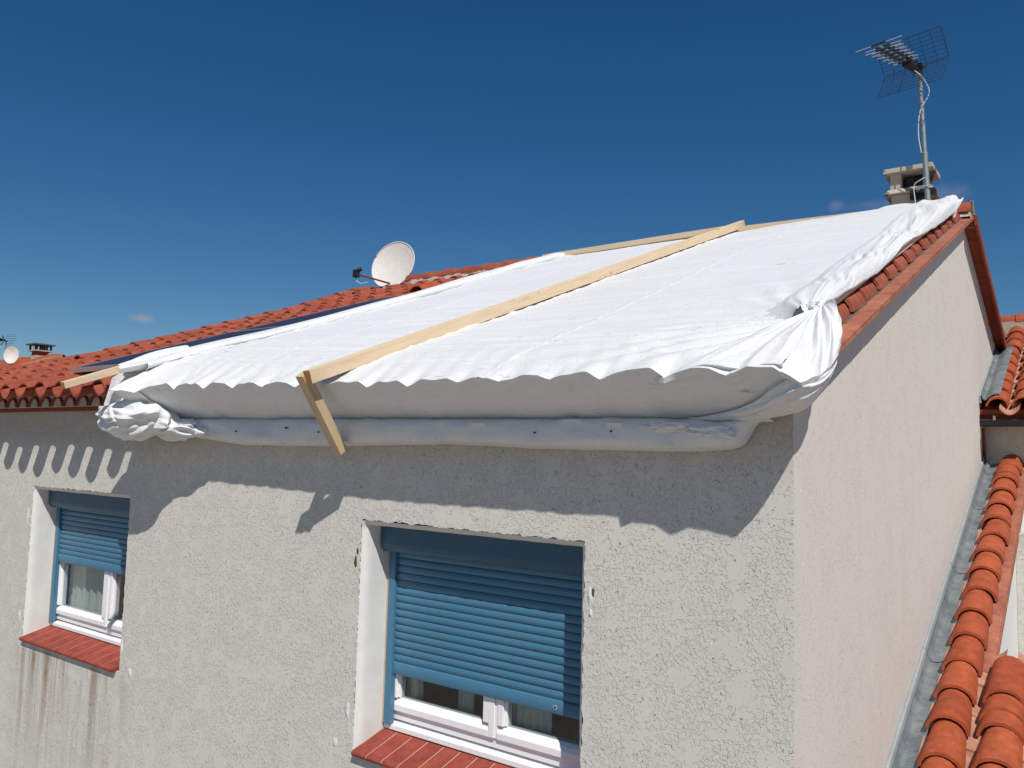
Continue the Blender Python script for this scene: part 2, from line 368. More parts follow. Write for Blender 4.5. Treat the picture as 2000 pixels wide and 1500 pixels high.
def spl(P, k=7):
    P = [Vector(p) for p in P]; out = []
    for i in range(len(P)-1):
        a, b, c, d = P[max(i-1, 0)], P[i], P[i+1], P[min(i+2, len(P)-1)]
        for j in range(k):
            t = j/k; out.append(.5*(2*b+(c-a)*t+(2*a-5*b+4*c-d)*t*t+(3*b-a-3*c+d)*t**3))
    return out+[P[-1]]
def cover_tile(mb, cx, y0, L, base, r0=.088, r1=.075, h=.075, lift=.02, th=.013, n=9):
    """half round tile, lower end at y0; base(x,y) = z of the crown line"""
    jx = random.uniform(-.005, .005); jl = random.uniform(-.004, .006); sk = random.uniform(-.006, .006); y0 += random.uniform(-.008, .008)
    rows_o = []; rows_i = []
    for t in (0, .5, 1):
        y = y0+L*t; r_ = lerp(r0, r1, t); lf = lerp(lift+jl, 0, t); zc = base(cx, y)-h+lf
        rows_o.append([(cx+jx+sk*t-r_*math.cos(math.pi*i/n), y, zc+h*math.sin(math.pi*i/n)) for i in range(n+1)])
        rows_i.append([(cx+jx+sk*t-(r_-th)*math.cos(math.pi*i/n), y, zc+(h-th)*math.sin(math.pi*i/n)) for i in range(n+1)])
    mb.grid([rows_i[1], rows_i[0], rows_o[0], rows_o[1], rows_o[2]])
def channel_tile(mb, cx, y0, L, base, w=.082, sag=.055, low=.085, lift=.015, th=.014, n=8):
    jl = random.uniform(-.003, .005)
    rows = []; rb = []
    for t in (0, .5, 1):
        y = y0+L*t; zb = base(cx, y)-low+lerp(lift+jl, 0, t)
        rows.append([(cx+w*(2*i/n-1), y, zb+sag*abs(2*i/n-1)**2) for i in range(n+1)])
    rb = [[(x, y, z-th) for x, y, z in r_] for r_ in (rows[1], rows[0])]
    mb.grid(rb+rows)
# =============================================================== the ground
GZ = -4.6
g = MB(); g.face(*[g.add([p])for p in ((-300, -300, GZ), (300, -300, GZ), (300, 300, GZ), (-300, 300, GZ))]); go = g.build('ground', M['ground']); go['kind'] = 'structure'
# =============================================================== main house
house = thing('rendered_house', (-4.5, 2.2, GZ), 'beige rough rendered house with red tiled roof, its near slope under a white tarpaulin', 'house')
XW = -9.5
WIN = [dict(x0=-2.12, x1=-.87, z1=-.415, z0=-1.44, slat=-1.163, mul=-1.44), dict(x0=-5.70, x1=-4.36, z1=-.405, z0=-1.44, slat=-.955, mul=-4.92)]
CH = .028
def ragged(x0, x1, z0, z1, step=.012, amp=.0045):
    pts = []
    def seg(a, b):
        n = max(2, int(math.dist(a, b)/step))
        for i in range(n):
            t = i/n; px, pz = lerp(a[0], b[0], t), lerp(a[1], b[1], t)
            k = nz3(px*30, pz*30, 3.3)*amp*1.6+random.uniform(-amp, amp)*.6
            pts.append((px+(k if abs(a[0]-b[0]) < 1e-6 else 0), pz+(k if abs(a[1]-b[1]) < 1e-6 else 0)))
    seg((x0, z0), (x1, z0)); seg((x1, z0), (x1, z1)); seg((x1, z1), (x0, z1)); seg((x0, z1), (x0, z0))
    return pts
wl = MB()
rects = []
for W in WIN:
    a = (W['x0']-CH, W['x1']+CH, W['z0']-.075, W['z1']+CH); mg = .06
    o_ = (a[0]-mg, a[1]+mg, a[2]-mg, a[3]+mg); rects.append(o_)
    inner = ragged(*a); n = len(inner); cx, cz = (a[0]+a[1])/2, (a[2]+a[3])/2
    def outp(p_):
        x, z = p_; dl = [abs(x-a[0]), abs(x-a[1]), abs(z-a[2]), abs(z-a[3])]
        fx = (x-a[0])/(a[1]-a[0]); fz = (z-a[2])/(a[3]-a[2]); k = dl.index(min(dl))
        if k == 0: return (o_[0], lerp(o_[2], o_[3], clamp(fz)))
        if k == 1: return (o_[1], lerp(o_[2], o_[3], clamp(fz)))
        if k == 2: return (lerp(o_[0], o_[1], clamp(fx)), o_[2])
        return (lerp(o_[0], o_[1], clamp(fx)), o_[3])
    outer = [outp(p_) for p_ in inner]
    # put exact corners
    for cxn in ((o_[0], o_[2]), (o_[1], o_[2]), (o_[1], o_[3]), (o_[0], o_[3])):
        j = min(range(n), key=lambda i: math.dist(outer[i], cxn)); outer[j] = cxn
    lip = [(x, .006, z) for x, z in inner]
    b = wl.add([(x, 0, z) for x, z in outer]+[(x, 0, z) for x, z in inner]+lip)
    for i in range(n):
        j = (i+1) % n
        wl.face(b+i, b+j, b+n+j, b+n+i); wl.face(b+n+i, b+n+j, b+2*n+j, b+2*n+i)
ZT = .255
xs = [XW, rects[1][0], rects[1][1], rects[0][0], rects[0][1], 0]
zs = [GZ, rects[0][2], rects[0][3], ZT]
def qd(x0, x1, z0, z1): wl.face(*[wl.add([p_]) for p_ in ((x0, 0, z0), (x1, 0, z0), (x1, 0, z1), (x0, 0, z1))])
qd(XW, rects[1][0], GZ, ZT); qd(rects[1][1], rects[0][0], GZ, ZT); qd(rects[0][1], 0, GZ, ZT)
for r_ in rects: qd(r_[0], r_[1], GZ, r_[2]); qd(r_[0], r_[1], r_[3], ZT)
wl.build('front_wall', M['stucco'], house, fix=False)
# gable wall with a slightly wavering top edge under the verge trim
gw = MB()
def gz(y): return .262+.378*y if y < 4.42 else .262+.378*4.42-.343*(y-4.42)
ys = [0, 1, 2, 3, 4, 4.42, 5, 6, 7, 8, 9]
for a, b_ in zip(ys, ys[1:]):
    gw.face(*[gw.add([p_]) for p_ in ((0, a, GZ), (0, b_, GZ), (0, b_, gz(b_)), (0, a, gz(a)))])
gw.build('gable_wall', M['stucco_gable'], house, fix=False)
bk = MB(); bk.box((XW, 8.98, GZ), (-.01, 9.0, .2)); bk.box((XW, .02, GZ), (XW+.02, 8.97, .2)); bk.build('rear_wall', M['stucco_gable'], house)

# ---- roof surface function
def zc(x, y):
    u_ = clamp(-x/5); return .378+.072*u_+(.377-.025*u_)*y+.055*u_*sstep(3.1, 4.4, y)
RY = 4.42
dk = MB()
rows = []
for x in (-9.4, -6.85, -5, -4, -3, -2, -1, -.02):
    rows.append([(x, y, (zc(x, y) if y <= RY else zc(x, RY)-.343*(y-RY))-.115) for y in (-.02, RY*.5, RY, 6.5, 9.1)])
dk.grid([rows[i] for i in range(1, 8)]); dk.grid([[p_ for p_ in r_[:1]]+[(r_[0][0], .9, zc(r_[0][0], .9)-.115)] for r_ in rows[:2]])
dk.build('roof_deck', M['clay_dark'], house)
rt = MB()
SP = .268; EX = .262
k = 0
x = -3.992
while x > -9.3:
    ymax = 4.35 if x > -6.95 else (.98 if x > -7.5 else .62)
    y = -.30+.012*math.sin(k*2.1); i = 0
    rt.k = 0
    while y < ymax:
        channel_tile(rt, x, y, EX+.05, zc); y += EX
    y = -.235+random.uniform(-.01, .01); xc = x-SP/2
    while y < ymax:
        cover_tile(rt, xc, y, EX+.05, zc, r0=.094, r1=.08, h=.078); y += EX
    x -= SP; k += 1
rt.build('roof_tiles', M['clay'], house, smooth=40, fix=False)
# one odd vent tile lifted under the ridge
vt = MB(); cover_tile(vt, -5.05, 3.42, .3, lambda x, y: zc(x, y)+.05, r0=.11, r1=.09, h=.09); vt.build('vent_tile', M['clay_orange'], house, smooth=40, fix=False)
# left verge covers, laid on the edge
lv = MB(); y = -.2
while y < 4.3:
    if y > .7: cover_tile(lv, -6.96, y, EX+.06, lambda x, y: zc(x, y)+.02, r0=.1, r1=.085, h=.09)
    y += EX
lv.build('verge_tiles', M['clay'], house, smooth=40, fix=False)
# ridge caps: half rounds along x
def ridge(mb, xa, xb, y, zf, r_=.105, L=.30, h=.1):
    x = xa
    while x > xb:
        x2 = x-L-.03; rows = []
        jl = random.uniform(-.004, .006)
        for xx, rr, lf in ((x, r_*.9, 0), (x2, r_, .018+jl)):
            rows.append([(xx, y-rr*math.cos(math.pi*i/10), zf(xx)-h+lf+h*math.sin(math.pi*i/10)) for i in range(11)])
        inn = [(x2, y-(r_-.014)*math.cos(math.pi*i/10), zf(x2)-h+.018+jl+(h-.014)*math.sin(math.pi*i/10)) for i in range(11)]
        mb.grid([rows[0], rows[1], inn]); x -= L
rg = MB(); ridge(rg, -3.95, -5.85, RY, lambda x: 2.14); rg.build('ridge_tiles', M['clay'], house, smooth=40, fix=False)
rg = MB(); ridge(rg, .075, -.5, RY-.02, lambda x: 2.075, L=.34); rg.build('ridge_tiles', M['clay'], house, smooth=40, fix=False)
for xa, xb in ((-3.95, -6.08), (.07, -.5)):
    rows = []; rm = MB()
    nn = 60
    for i in range(nn+1):
        xx = lerp(xa, xb, i/nn); q = nz3(xx*9, 1.1)*.02
        zr = 2.15 if xa < -1 else 2.06
        rows.append([(xx, RY-.13+q, zc(xx, RY-.13)-.06), (xx, RY-.095+q*.5, zr-.085), (xx, RY+.09, zr-.085), (xx, RY+.12, zr-.16)])
    rm.grid(rows)
    for r_ in (rows[0], rows[-1]): rm.face(*[rm.add([p_]) for p_ in r_])
    rm.build('ridge_mortar', M['mortar'], house)
# daub of pale mortar at the gable peak
pm = MB(); rows = []
for i in range(9):
    t = i/8; rows.append([(.078+.012*math.sin(t*7), RY-.02+t*.16+.02*math.sin(a_)*1.2, 2.06-t*.17+.03*math.cos(a_)*(1.2-t*.5)+nz3(t*9, a_)*.008) for a_ in [2*math.pi*j/8 for j in range(8)]])
rows = [[(.066+.02*math.cos(2*math.pi*j/8)+nz3(i*1.3, j)*.006, RY+.0+i*.02+.012*math.sin(2*math.pi*j/8), 2.09-i*.027+nz3(i, j*.7)*.012) for j in range(8)] for i in range(8)]
pm.grid(rows, True); pm.face(*range(8)); pm.face(*range(56, 64))
pm.build('peak_mortar', M['mortar'], house, smooth=60)

# ---- right verge: flat trim tiles (front slope and back slope) and rake covers
tr = MB()
def trim(mb, ya, yb, zf, wx=.080, hz=.055, gap=.004):
    zi = lambda y: zf(y)
    mb.hexa([(-.06, ya+gap, zi(ya)+.0), (wx, ya+gap, zi(ya)), (wx, yb-gap, zi(yb)), (-.06, yb-gap, zi(yb)),
             (-.06, ya+gap, zi(ya)+.026), (wx, ya+gap, zi(ya)+.014), (wx, yb-gap, zi(yb)+.014), (-.06, yb-gap, zi(yb)+.026)])
    mb.hexa([(wx-.016, ya+gap, zi(ya)-.010), (wx+.003, ya+gap, zi(ya)-.010), (wx+.003, yb-gap, zi(yb)-.010), (wx-.016, yb-gap, zi(yb)-.010),
             (wx-.016, ya+gap, zi(ya)-.001), (wx+.003, ya+gap, zi(ya)-.001), (wx+.003, yb-gap, zi(yb)-.001), (wx-.016, yb-gap, zi(yb)-.001)])
y = .07
while y < 4.40:
    trim(tr, y, min(y+.302, 4.43), lambda y: .272+.3785*y); y += .302
tr.build('verge_trim', M['clay_trim'], house)
tb = MB(); y = 4.43
while y < 9:
    zf = lambda y: .268+.3785*4.43-.343*(y-4.43)
    tb.hexa([(.0, y+.003, zf(y)-.004), (.085, y+.003, zf(y)-.004), (.085, y+.3, zf(y+.3)-.004), (.0, y+.3, zf(y+.3)-.004), (.0, y+.003, zf(y)+.03), (.085, y+.003, zf(y)+.03), (.085, y+.3, zf(y+.3)+.03), (.0, y+.3, zf(y+.3)+.03)])
    tb.hexa([(.086, y+.003, zf(y)-.05), (.104, y+.003, zf(y)-.05), (.104, y+.3, zf(y+.3)-.05), (.086, y+.3, zf(y+.3)-.05), (.086, y+.003, zf(y)+.03), (.104, y+.003, zf(y)+.03), (.104, y+.3, zf(y+.3)+.03), (.086, y+.3, zf(y+.3)+.03)])
    y += .303
tb.build('rear_verge_trim', M['clay_dark'], house)
rk = MB(); y = .05
while y < 4.25:
    cover_tile(rk, -.100, y, .262+.06, lambda x, y: .374+.3765*y, r0=.107, r1=.094, h=.090, lift=.026, th=.015); y += .262
rk.build('rake_tiles', M['clay_rake'], house, smooth=40, fix=False)
mo = MB(); rows = []
for i in range(220):
    y = .0+i*.0201; q = nz3(y*25, 2)*.007+nz3(y*70, 5)*.005
    rows.append([(-.012, y, .298+.3785*y+q*.6), (.006+q*.8, y, .297+.3785*y+q*.6), (.012+q*1.2, y, .286+.3785*y)])
mo.grid(rows); mo.build('rake_bedding', M['grime'], house)
# ---- cornice of bedded half tiles under the eave
co = MB(); cm = MB(); x = -3.9
cm.box((XW, -.045, .186), (-.0, .0-.002, .208))
while x > -9.4:
    rows_o = [[(x-.088*math.cos(math.pi*i/8), yy, .212+.075*math.sin(math.pi*i/8)) for i in range(9)] for yy in (-.002, -.135)]
    rin = [[(x-.074*math.cos(math.pi*i/8), yy, .212+.062*math.sin(math.pi*i/8)) for i in range(9)] for yy in (-.135, -.10)]
    co.grid(rows_o+rin); co.face(*[co.add([p_]) for p_ in rin[1]])
    x -= .181
cm.box((XW, -.16, .293), (-3.85, -.002, .318))
co.build('cornice_tiles', M['clay_dark'], house, smooth=40, fix=False); cm.build('cornice_course', M['clay_dark'], house)
ci = MB(); ci.box((XW, -.118, .212), (-3.85, -.002, .292)); ci.build('cornice_mortar', M['mortar'], house)

# ---- windows
def window(W, i):
    x0, x1, z0, z1 = W['x0'], W['x1'], W['z0'], W['z1']
    rv_ = MB(); seq = [(0.0045, CH-.002), (.012, .012), (.03, .002), (.06, 0.0), (.34, 0.0)]
    def ring(y, e):
        return [(x0-e, y, z0-.07-e), (x0-e, y, z1+e), (x1+e, y, z1+e), (x1+e, y, z0-.07-e)]
    def fine(a, b, n):
        return [tuple(lerp(a[j], b[j], t/n) for j in range(3)) for t in range(n)]
    rows = []
    for y, e in seq:
        c = ring(y, e); r_ = fine(c[0], c[1], 26)+fine(c[1], c[2], 26)+fine(c[2], c[3], 26)+[c[3]]
        q = .0022 if y < .04 else .0012
        rows.append([(px+nz3(px*14, pz*14, y*30)*q, y, pz+nz3(px*14, pz*14, 5+y*30)*q) for px, _, pz in r_])
    rv_.grid(rows); rv_.build('window_reveal', M['plaster'], house, smooth=50, fix=False)
    # shutter: box, rails, curtain of slats
    bx = MB()
    bx.prism([(.100, z1-.004), (.100, z1-.092), (.106, z1-.112), (.128, z1-.134), (.215, z1-.134), (.215, z1-.004)], x0+.012, x1-.002)
    sh = bx.build('roller_shutter', M['blue_shaded'], house, bevel=.003)
    if i == 0: sh['label'] = 'blue roller shutter, mostly lowered over the near window'
    se = MB(); se.prism([(.098, z1-.003), (.098, z1-.095), (.104, z1-.117), (.127, z1-.140), (.22, z1-.140), (.22, z1-.003)], x0+.0005, x0+.0115)
    s3 = MB(); s3.box((x0+.0005, .17, z0+.03), (x0+.0115, .20, z1-.141)); s3.build('sealant', M['sealant'], sh)
    se.build('sealant', M['sealant'], sh)
    for s_, xx in ((1, x0+.012), (-1, x1-.047)):
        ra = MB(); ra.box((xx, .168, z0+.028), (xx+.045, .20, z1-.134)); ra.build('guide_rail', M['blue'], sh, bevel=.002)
    zt = z1-.10; zb = W['slat']; pitch = .0370; cu = MB(); rows = []
    z = zb+.062; prof = [(.183, zb), (.181, zb+.004), (.181, zb+.054), (.184, zb+.058), (.190, zb+.0595)]
    while z < zt:
        for t in range(8):
            a_ = t/7; prof.append((.190-.0060*math.sin(math.pi*(.06+.88*a_))**.75, z+pitch*(.05+.88*a_)))
        prof.append((.193, z+pitch*.955)); z += pitch
    for xx in [lerp(x0+.05, x1-.04, q_/6) for q_ in range(7)]: rows.append([(xx, y, z) for y, z in prof])
    cu.grid(rows); cu.face(*[cu.add([p_]) for p_ in ((x0+.05, .183, zb), (x1-.04, .183, zb), (x1-.04, .2, zb), (x0+.05, .2, zb))])
    cu.build('shutter_curtain', M['blue'], sh, smooth=50, fix=False)
    lk = MB(); lk.tube([(x1-.215, .179, zb+.028), (x1-.215, .186, zb+.028)], .011, 14); lk.k = 1; lk.tube([(x1-.215, .1765, zb+.028), (x1-.215, .1795, zb+.028)], .005, 10)
    lk.build('shutter_stop', [M['alu'], M['blackp']], sh)
    # frame, sashes, glass
    fy = .212
    fr = MB()
    fr.hexa([(x0, .185, z0), (x1, .185, z0), (x1, .30, z0), (x0, .30, z0), (x0, .185, z0+.026), (x1, .185, z0+.026), (x1, .30, z0+.05), (x0, .30, z0+.05)])
    fr.box((x0+.0, fy, z0+.047), (x1, .275, z0+.098)); fr.box((x0, fy, z0+.099), (x0+.045, .275, z1)); fr.box((x1-.045, fy, z0+.099), (x1, .275, z1))
    fr.box((x0+.0451, fy, z1-.06), (x1-.0451, .275, z1-.001))
    f = fr.build('window_frame', M['pvc'], house, bevel=.003)
    mu = W['mul']; gb = z0+.155
    for a, b_, mt in ((x0+.035, mu-.022, 0), (mu+.028, x1-.035, 0)):
        s_ = MB(); y0 = .198
        l0, r0_ = a, b_; zb_ = z0+.092
        # bottom rail with a sloped bead, stiles, top
        s_.prism([(y0, zb_), (y0, zb_+.030), (y0+.012, zb_+.048), (y0+.030, zb_+.062), (.262, zb_+.062), (.262, zb_)], l0, r0_)
        for xa, xb in ((l0, l0+.034), (r0_-.034, r0_)):
            s_.box((xa, y0, zb_+.0625), (xb, .262, z1-.03))
        for xa, xb in ((l0+.0341, l0+.045), (r0_-.045, r0_-.0341)):
            s_.box((xa, y0+.014, zb_+.0625), (xb, .255, z1-.03))
        sa = s_.build('sash', M['pvc'], f, bevel=.003)
        gl = MB(); gl.box((l0+.04, .226, zb_+.05), (r0_-.04, .230, z1-.05)); gl.build('pane', M['glass'], f)
    mm = MB(); mm.box((mu-.0215, .1965, z0+.094), (mu+.012, .25, z1-.02)); mm.box((mu+.0125, .2025, z0+.094), (mu+.0275, .25, z1-.02)); mm.build('mullion', M['pvc'], f, bevel=.002)
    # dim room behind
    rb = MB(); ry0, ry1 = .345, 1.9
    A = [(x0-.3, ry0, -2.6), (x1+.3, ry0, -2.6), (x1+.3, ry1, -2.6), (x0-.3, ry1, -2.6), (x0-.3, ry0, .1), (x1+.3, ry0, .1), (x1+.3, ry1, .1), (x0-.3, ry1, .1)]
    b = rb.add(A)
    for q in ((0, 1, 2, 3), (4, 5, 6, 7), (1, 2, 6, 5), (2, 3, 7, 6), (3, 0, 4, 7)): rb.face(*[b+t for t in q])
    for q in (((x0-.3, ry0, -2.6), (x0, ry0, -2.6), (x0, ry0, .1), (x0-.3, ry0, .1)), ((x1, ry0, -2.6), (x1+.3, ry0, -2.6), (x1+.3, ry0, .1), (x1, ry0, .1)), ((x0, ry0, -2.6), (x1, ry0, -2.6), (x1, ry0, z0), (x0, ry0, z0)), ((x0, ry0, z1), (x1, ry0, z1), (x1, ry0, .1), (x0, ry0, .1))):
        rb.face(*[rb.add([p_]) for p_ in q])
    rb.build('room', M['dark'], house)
    cps = ((x0+.08, x0+.17), (x0+.40, x0+.50), (x1-.52, x1-.3)) if i == 0 else ((x0+.10, x0+.62), (x0+.66, x0+.78), (x1-.2, x1-.1))
    for ca, cb in cps:
        cc = MB(); rows = []
        for t in range(25):
            xx = lerp(ca, cb, t/24); yy = .290+.010*math.sin(t*1.3)
            rows.append([(xx, yy, z0-.05), (xx, yy, z1)])
        cc.grid(rows); cc.build('curtain', M['curtain'], f, smooth=80, fix=False)
    # sill of red tiles, sloping out, nosing proud of the wall
    sl_ = MB(); gr = MB(); xx = x0-.005; tw = .103 if i == 0 else .134
    zf, zbk = z0-.062, z0-.004; yf = -.030
    while xx < x1-.01:
        xe = min(xx+tw, x1+.004); a, b_ = xx+.0024, xe-.0024
        sl_.prism([(yf+.012, zf-.024), (yf+.002, zf-.016), (yf, zf-.006), (yf+.005, zf+.002), (yf+.014, zf+.005), (.186, zbk), (.186, zbk-.02)], a, b_)
        xx = xe
    sl_.build('window_sill', M['sill'], house, smooth=35)
    gr.prism([(yf+.0135, zf-.022), (yf+.0035, zf-.014), (yf+.0015, zf-.006), (yf+.0065, zf+.0012), (yf+.0145, zf+.0043), (.184, zbk-.0012), (.184, zbk-.019)], x0-.003, x1-.013)
    gr.build('sill_grout', M['grout'], house)
for i, W in enumerate(WIN): window(W, i)
# small scars beside the windows
def blob(mb, c, a, b, seed, y=-.004, k=0, n=18, h=.004):
    mb.k = k; pts = []
    ctr = mb.add([(c[0], y-h, c[1])])
    for i in range(n):
        t = 2*math.pi*i/n; r_ = 1+.55*nz3(math.cos(t)*1.7+seed, math.sin(t)*1.7, seed)
        pts.append((c[0]+a*r_*math.cos(t), .001, c[1]+b*r_*math.sin(t)))
    b0 = mb.add(pts)
    for i in range(n): mb.face(ctr, b0+i, b0+(i+1) % n)
for c, a, b_, s_, k_ in (((-2.178, -.60), .012, .03, 1, 1), ((-.815, -.60), .016, .045, 2, 0), ((-.800, -.585), .008, .02, 3, 1), ((-2.19, -1.33), .02, .05, 4, 0), ((-2.165, -.545), .008, .02, 9, 1), ((-.81, -.67), .01, .02, 12, 0),
                      ((-5.775, -.62), .022, .07, 5, 0), ((-5.79, -1.36), .03, .05, 6, 0), ((-4.2, -1.50), .03, .04, 7, 0), ((-2.27, -1.50), .02, .03, 8, 0), ((-4.315, -1.36), .012, .06, 10, 0)):
    sc1 = MB(); blob(sc1, c, a, b_, s_); sc1.build('wall_scar', M['rust'] if k_ else M['patch'], house)

# ---- chimney (stands on the ridge behind the tarp)
ch = MB(); cx0, cx1, cy0, cy1 = -.600, -.310, 4.80, 5.10
ch.box((cx0, cy0, 1.6), (cx1, cy1, 2.35))
chm = ch.build('chimney', M['chimney'], house, bevel=.006)
def slab(z, zt_, e, e2):
    s_ = MB(); s_.hexa([(cx0-e, cy0-e, z), (cx1+e, cy0-e, z), (cx1+e, cy1+e, z), (cx0-e, cy1+e, z), (cx0-e2, cy0-e2, zt_), (cx1+e2, cy0-e2, zt_), (cx1+e2, cy1+e2, zt_), (cx0-e2, cy1+e2, zt_)]); return s_
slab(2.352, 2.398, .055, .02).build('chimney_collar', M['chimney'], chm, bevel=.004)
for xa, xb, ya, yb in ((cx0-.005, cx0+.085, cy0, cy0+.09), (cx1-.03, cx1+.01, cy0, cy0+.07), (cx0-.005, cx0+.085, cy1-.09, cy1), (cx1-.06, cx1+.01, cy1-.07, cy1)):
    lg = MB(); lg.box((xa, ya, 2.40), (xb, yb, 2.538)); lg.build('chimney_leg', M['chimney'], chm)
slab(2.540, 2.582, .055, .055).build('chimney_cap', M['chimney'], chm, bevel=.004)
fl = MB(); fl.tube([((cx0+cx1)/2, (cy0+cy1)/2, 2.36), ((cx0+cx1)/2, (cy0+cy1)/2, 2.50)], .10, 20); fl.box((cx0+.09, cy0+.14, 2.42), (cx1-.04, cy1-.02, 2.53)); fl.build('flue', M['blackp'], chm)

# =============================================================== solar panels
def panel(ya, yb, lab):
    x0, x1 = -5.25, -4.05; zf = lambda y: .505+.3405*y
    d = Vector((0, yb-ya, zf(yb)-zf(ya))).normalized(); nrm = Vector((0, -d.z, d.y))
    t = thing('solar_panel', ((x0+x1)/2, ya, zf(ya)), lab, 'solar panel', 'solar panels on the left roof slope')
    A = Vector((x0, ya, zf(ya))); B = Vector((x1, ya, zf(ya))); Cc = Vector((x1, yb, zf(yb))); D = Vector((x0, yb, zf(yb))); th = nrm*.035
    g_ = MB(); i_ = .012; e = lambda p_, sx, sy: p_+Vector((sx*i_, 0, 0))+d*(sy*i_)
    q = [e(A, 1, 1), e(B, -1, 1), e(Cc, -1, -1), e(D, 1, -1)]
    g_.hexa([p_-th*.8 for p_ in q]+[p_-th*.06 for p_ in q]); g_.build('cell_sheet', M['panel'], t)
    f_ = MB(); P = [A, B, Cc, D]
    for i in range(4):
        a, b_ = P[i], P[(i+1) % 4]; a2, b2 = q[i], q[(i+1) % 4]
        f_.hexa([a-th, b_-th, b2-th, a2-th, a, b_, b2, a2])
    f_.build('panel_frame', M['alu'], t)
panel(-.009, 1.328, 'dark blue solar panel by the eave, its lower left corner sticking out of the tarpaulin')
panel(1.348, 3.115, 'upper dark blue solar panel, a thin wedge between roof tiles and tarpaulin')

# =============================================================== satellite dish
def dish(loc, nrm, rx, ry, lab, parent_label, lnb_dir, name='satellite_dish', rotup=(0, 0, 1)):
    t = thing(name, loc, lab, 'satellite dish')
    n_ = Vector(nrm).normalized(); s_ = n_.cross(Vector(rotup)).normalized(); u_ = s_.cross(n_).normalized(); c = Vector(loc)
    mb = MB(); rows = []
    for k_, off in ((0, 0), (1, -.012)):
        rr = []
        for i in range(9):
            q = i/8 if k_ == 0 else 1-i/8
            rr.append([c+s_*(rx*q*math.cos(a_))+u_*(ry*q*math.sin(a_))-n_*(.055*ry/.3*(1-q*q))+n_*off*ry/.3 for a_ in [2*math.pi*j/40 for j in range(40)]])
        rows += rr
    mb.grid(rows[8:9]+rows[9:10], True); mb.grid(rows[:9], True); mb.grid(rows[9:], True)
    mb.build('reflector', M['dish'], t, smooth=50)
    rm_ = MB(); rm_.tube([c+s_*(rx*math.cos(a_))+u_*(ry*math.sin(a_)) for a_ in [2*math.pi*j/40 for j in range(41)]], .007*ry/.3, 6, False); rm_.build('rim', M['dish'], t, smooth=80)
    return t, c, n_, s_, u_
DC = (-6.40, 4.42, 2.325)
t, c, n_, s_, u_ = dish(DC, (.26, -1, .30), 0.30, .33, 'off-white satellite dish on the tiled ridge left of the tarpaulin', '', None)
ar = MB(); foot = c-u_*.26-n_*.02; lnb = Vector((-6.58, 3.98, 2.135))
ar.tube([foot, lnb], .012, 8); ar.build('feed_arm', M['clay_dark'], t)
lb = MB(); lb.box(lnb+Vector((-.045, -.03, -.04)), lnb+Vector((.02, .03, .055))); lb.tube([lnb+Vector((.01, .0, .05)), lnb+Vector((.05, .03, .065))], .026, 12); lb.build('receiver_head', M['blackp'], t)
cb = MB(); cb.tube([lnb+Vector((-.01, 0, -.04)), lnb+Vector((0, 0, -.09)), lnb+Vector((.05, .03, -.12)), lnb+Vector((.12, .08, -.1))], .006, 6); cb.build('cable', M['cable'], t)
ps = MB(); ps.tube([c-n_*.07-u_*.05, c-n_*.10-u_*.05, (c.x+.01, c.y+.14, 1.9)], .02, 8); ps.build('support_pole', M['galv'], t)

# =============================================================== TV antenna on its mast
t = thing('tv_antenna', (-.245, 4.66, 2.0), 'tall galvanised mast with wire mesh television antenna strapped to the chimney', 'antenna')
S = 1.072  # the mast stands a little behind the ridge line
def A3(x, y, z):  # scale about the lens point measured for the mast
    return Vector((x, y, z))
mast_b = Vector((-.268, 4.62, 1.98)); mast_t = Vector((-.325, 4.62, 3.375))
ms_ = MB(); mid = mast_b.lerp(mast_t, .46); ms_.tube([mast_b, mid], .022, 12); ms_.tube([mid-Vector((0, 0, .0)), mast_t], .0175, 12); ms_.tube([mid-Vector((0, 0, .012)), mid+Vector((0, 0, .006))], .024, 12)
ms_.build('mast', M['galv'], t, smooth=50)
hub = mast_t+Vector((-.005, -.02, -.01))
spd = Vector((.438, -.093, 0)).normalized(); fwd = Vector((-.30, -.95, 0)).normalized()
L2 = .26
sp_c = hub+Vector((.0, .0, .03))-spd*.02
wi = MB()
def mesh_wing(updir):
    up_ = updir.normalized(); W_, H_ = .27, .25
    o0 = sp_c+up_*.01
    nC, nR = 7, 8
    for i in range(nC):
        a = o0+spd*lerp(-W_, W_, i/(nC-1)); wi.tube([a, a+up_*H_], .0022 if 0 < i < nC-1 else .0032, 5)
    for j in range(nR):
        a = o0+up_*(H_*j/(nR-1)); wi.tube([a-spd*W_, a+spd*W_], .0022 if 0 < j < nR-1 else .0032, 5)
mesh_wing(Vector((0, 0, 1))+fwd*.62); mesh_wing(Vector((0, 0, -1))+fwd*.55)
wi.build('mesh_reflector', M['wire'], t)
tip = hub+fwd*.60+Vector((-.02, 0, .03)); b0 = hub+Vector((0, 0, .025))
bo = MB(); bo.tube([b0, tip], .009, 8); bo.build('boom', M['galv'], t)
el_ = MB(); ek = MB()
for i in range(7):
    q = b0.lerp(tip, .34+.66*i/6); hw = lerp(.105, .165, (i/6)**2) if i < 6 else .19
    for sgn, dz in ((1, .012), (-1, -.012)) if i < 6 else ((1, .012),):
        off = Vector((0, 0, dz)); el_.tube([q+off-spd*hw, q+off+spd*hw], .0035, 6); ek.tube([q+off-spd*.06, q+off+spd*.06], .0075, 6)
el_.build('director_rods', M['alu'], t); ek.build('rod_clips', M['blackp'], t)
bx = MB(); bx.tube([b0+fwd*.10-Vector((0, 0, .03)), b0+fwd*.20-Vector((0, 0, .025))], .04, 12); bx.box(b0+fwd*.06-Vector((.025, .03, .05)), b0+fwd*.06+Vector((.025, .03, .03))); bx.box(hub-Vector((.03, .035, .03)), hub+Vector((.03, .03, .05)))
bx.build('junction_box', M['blackp'], t)
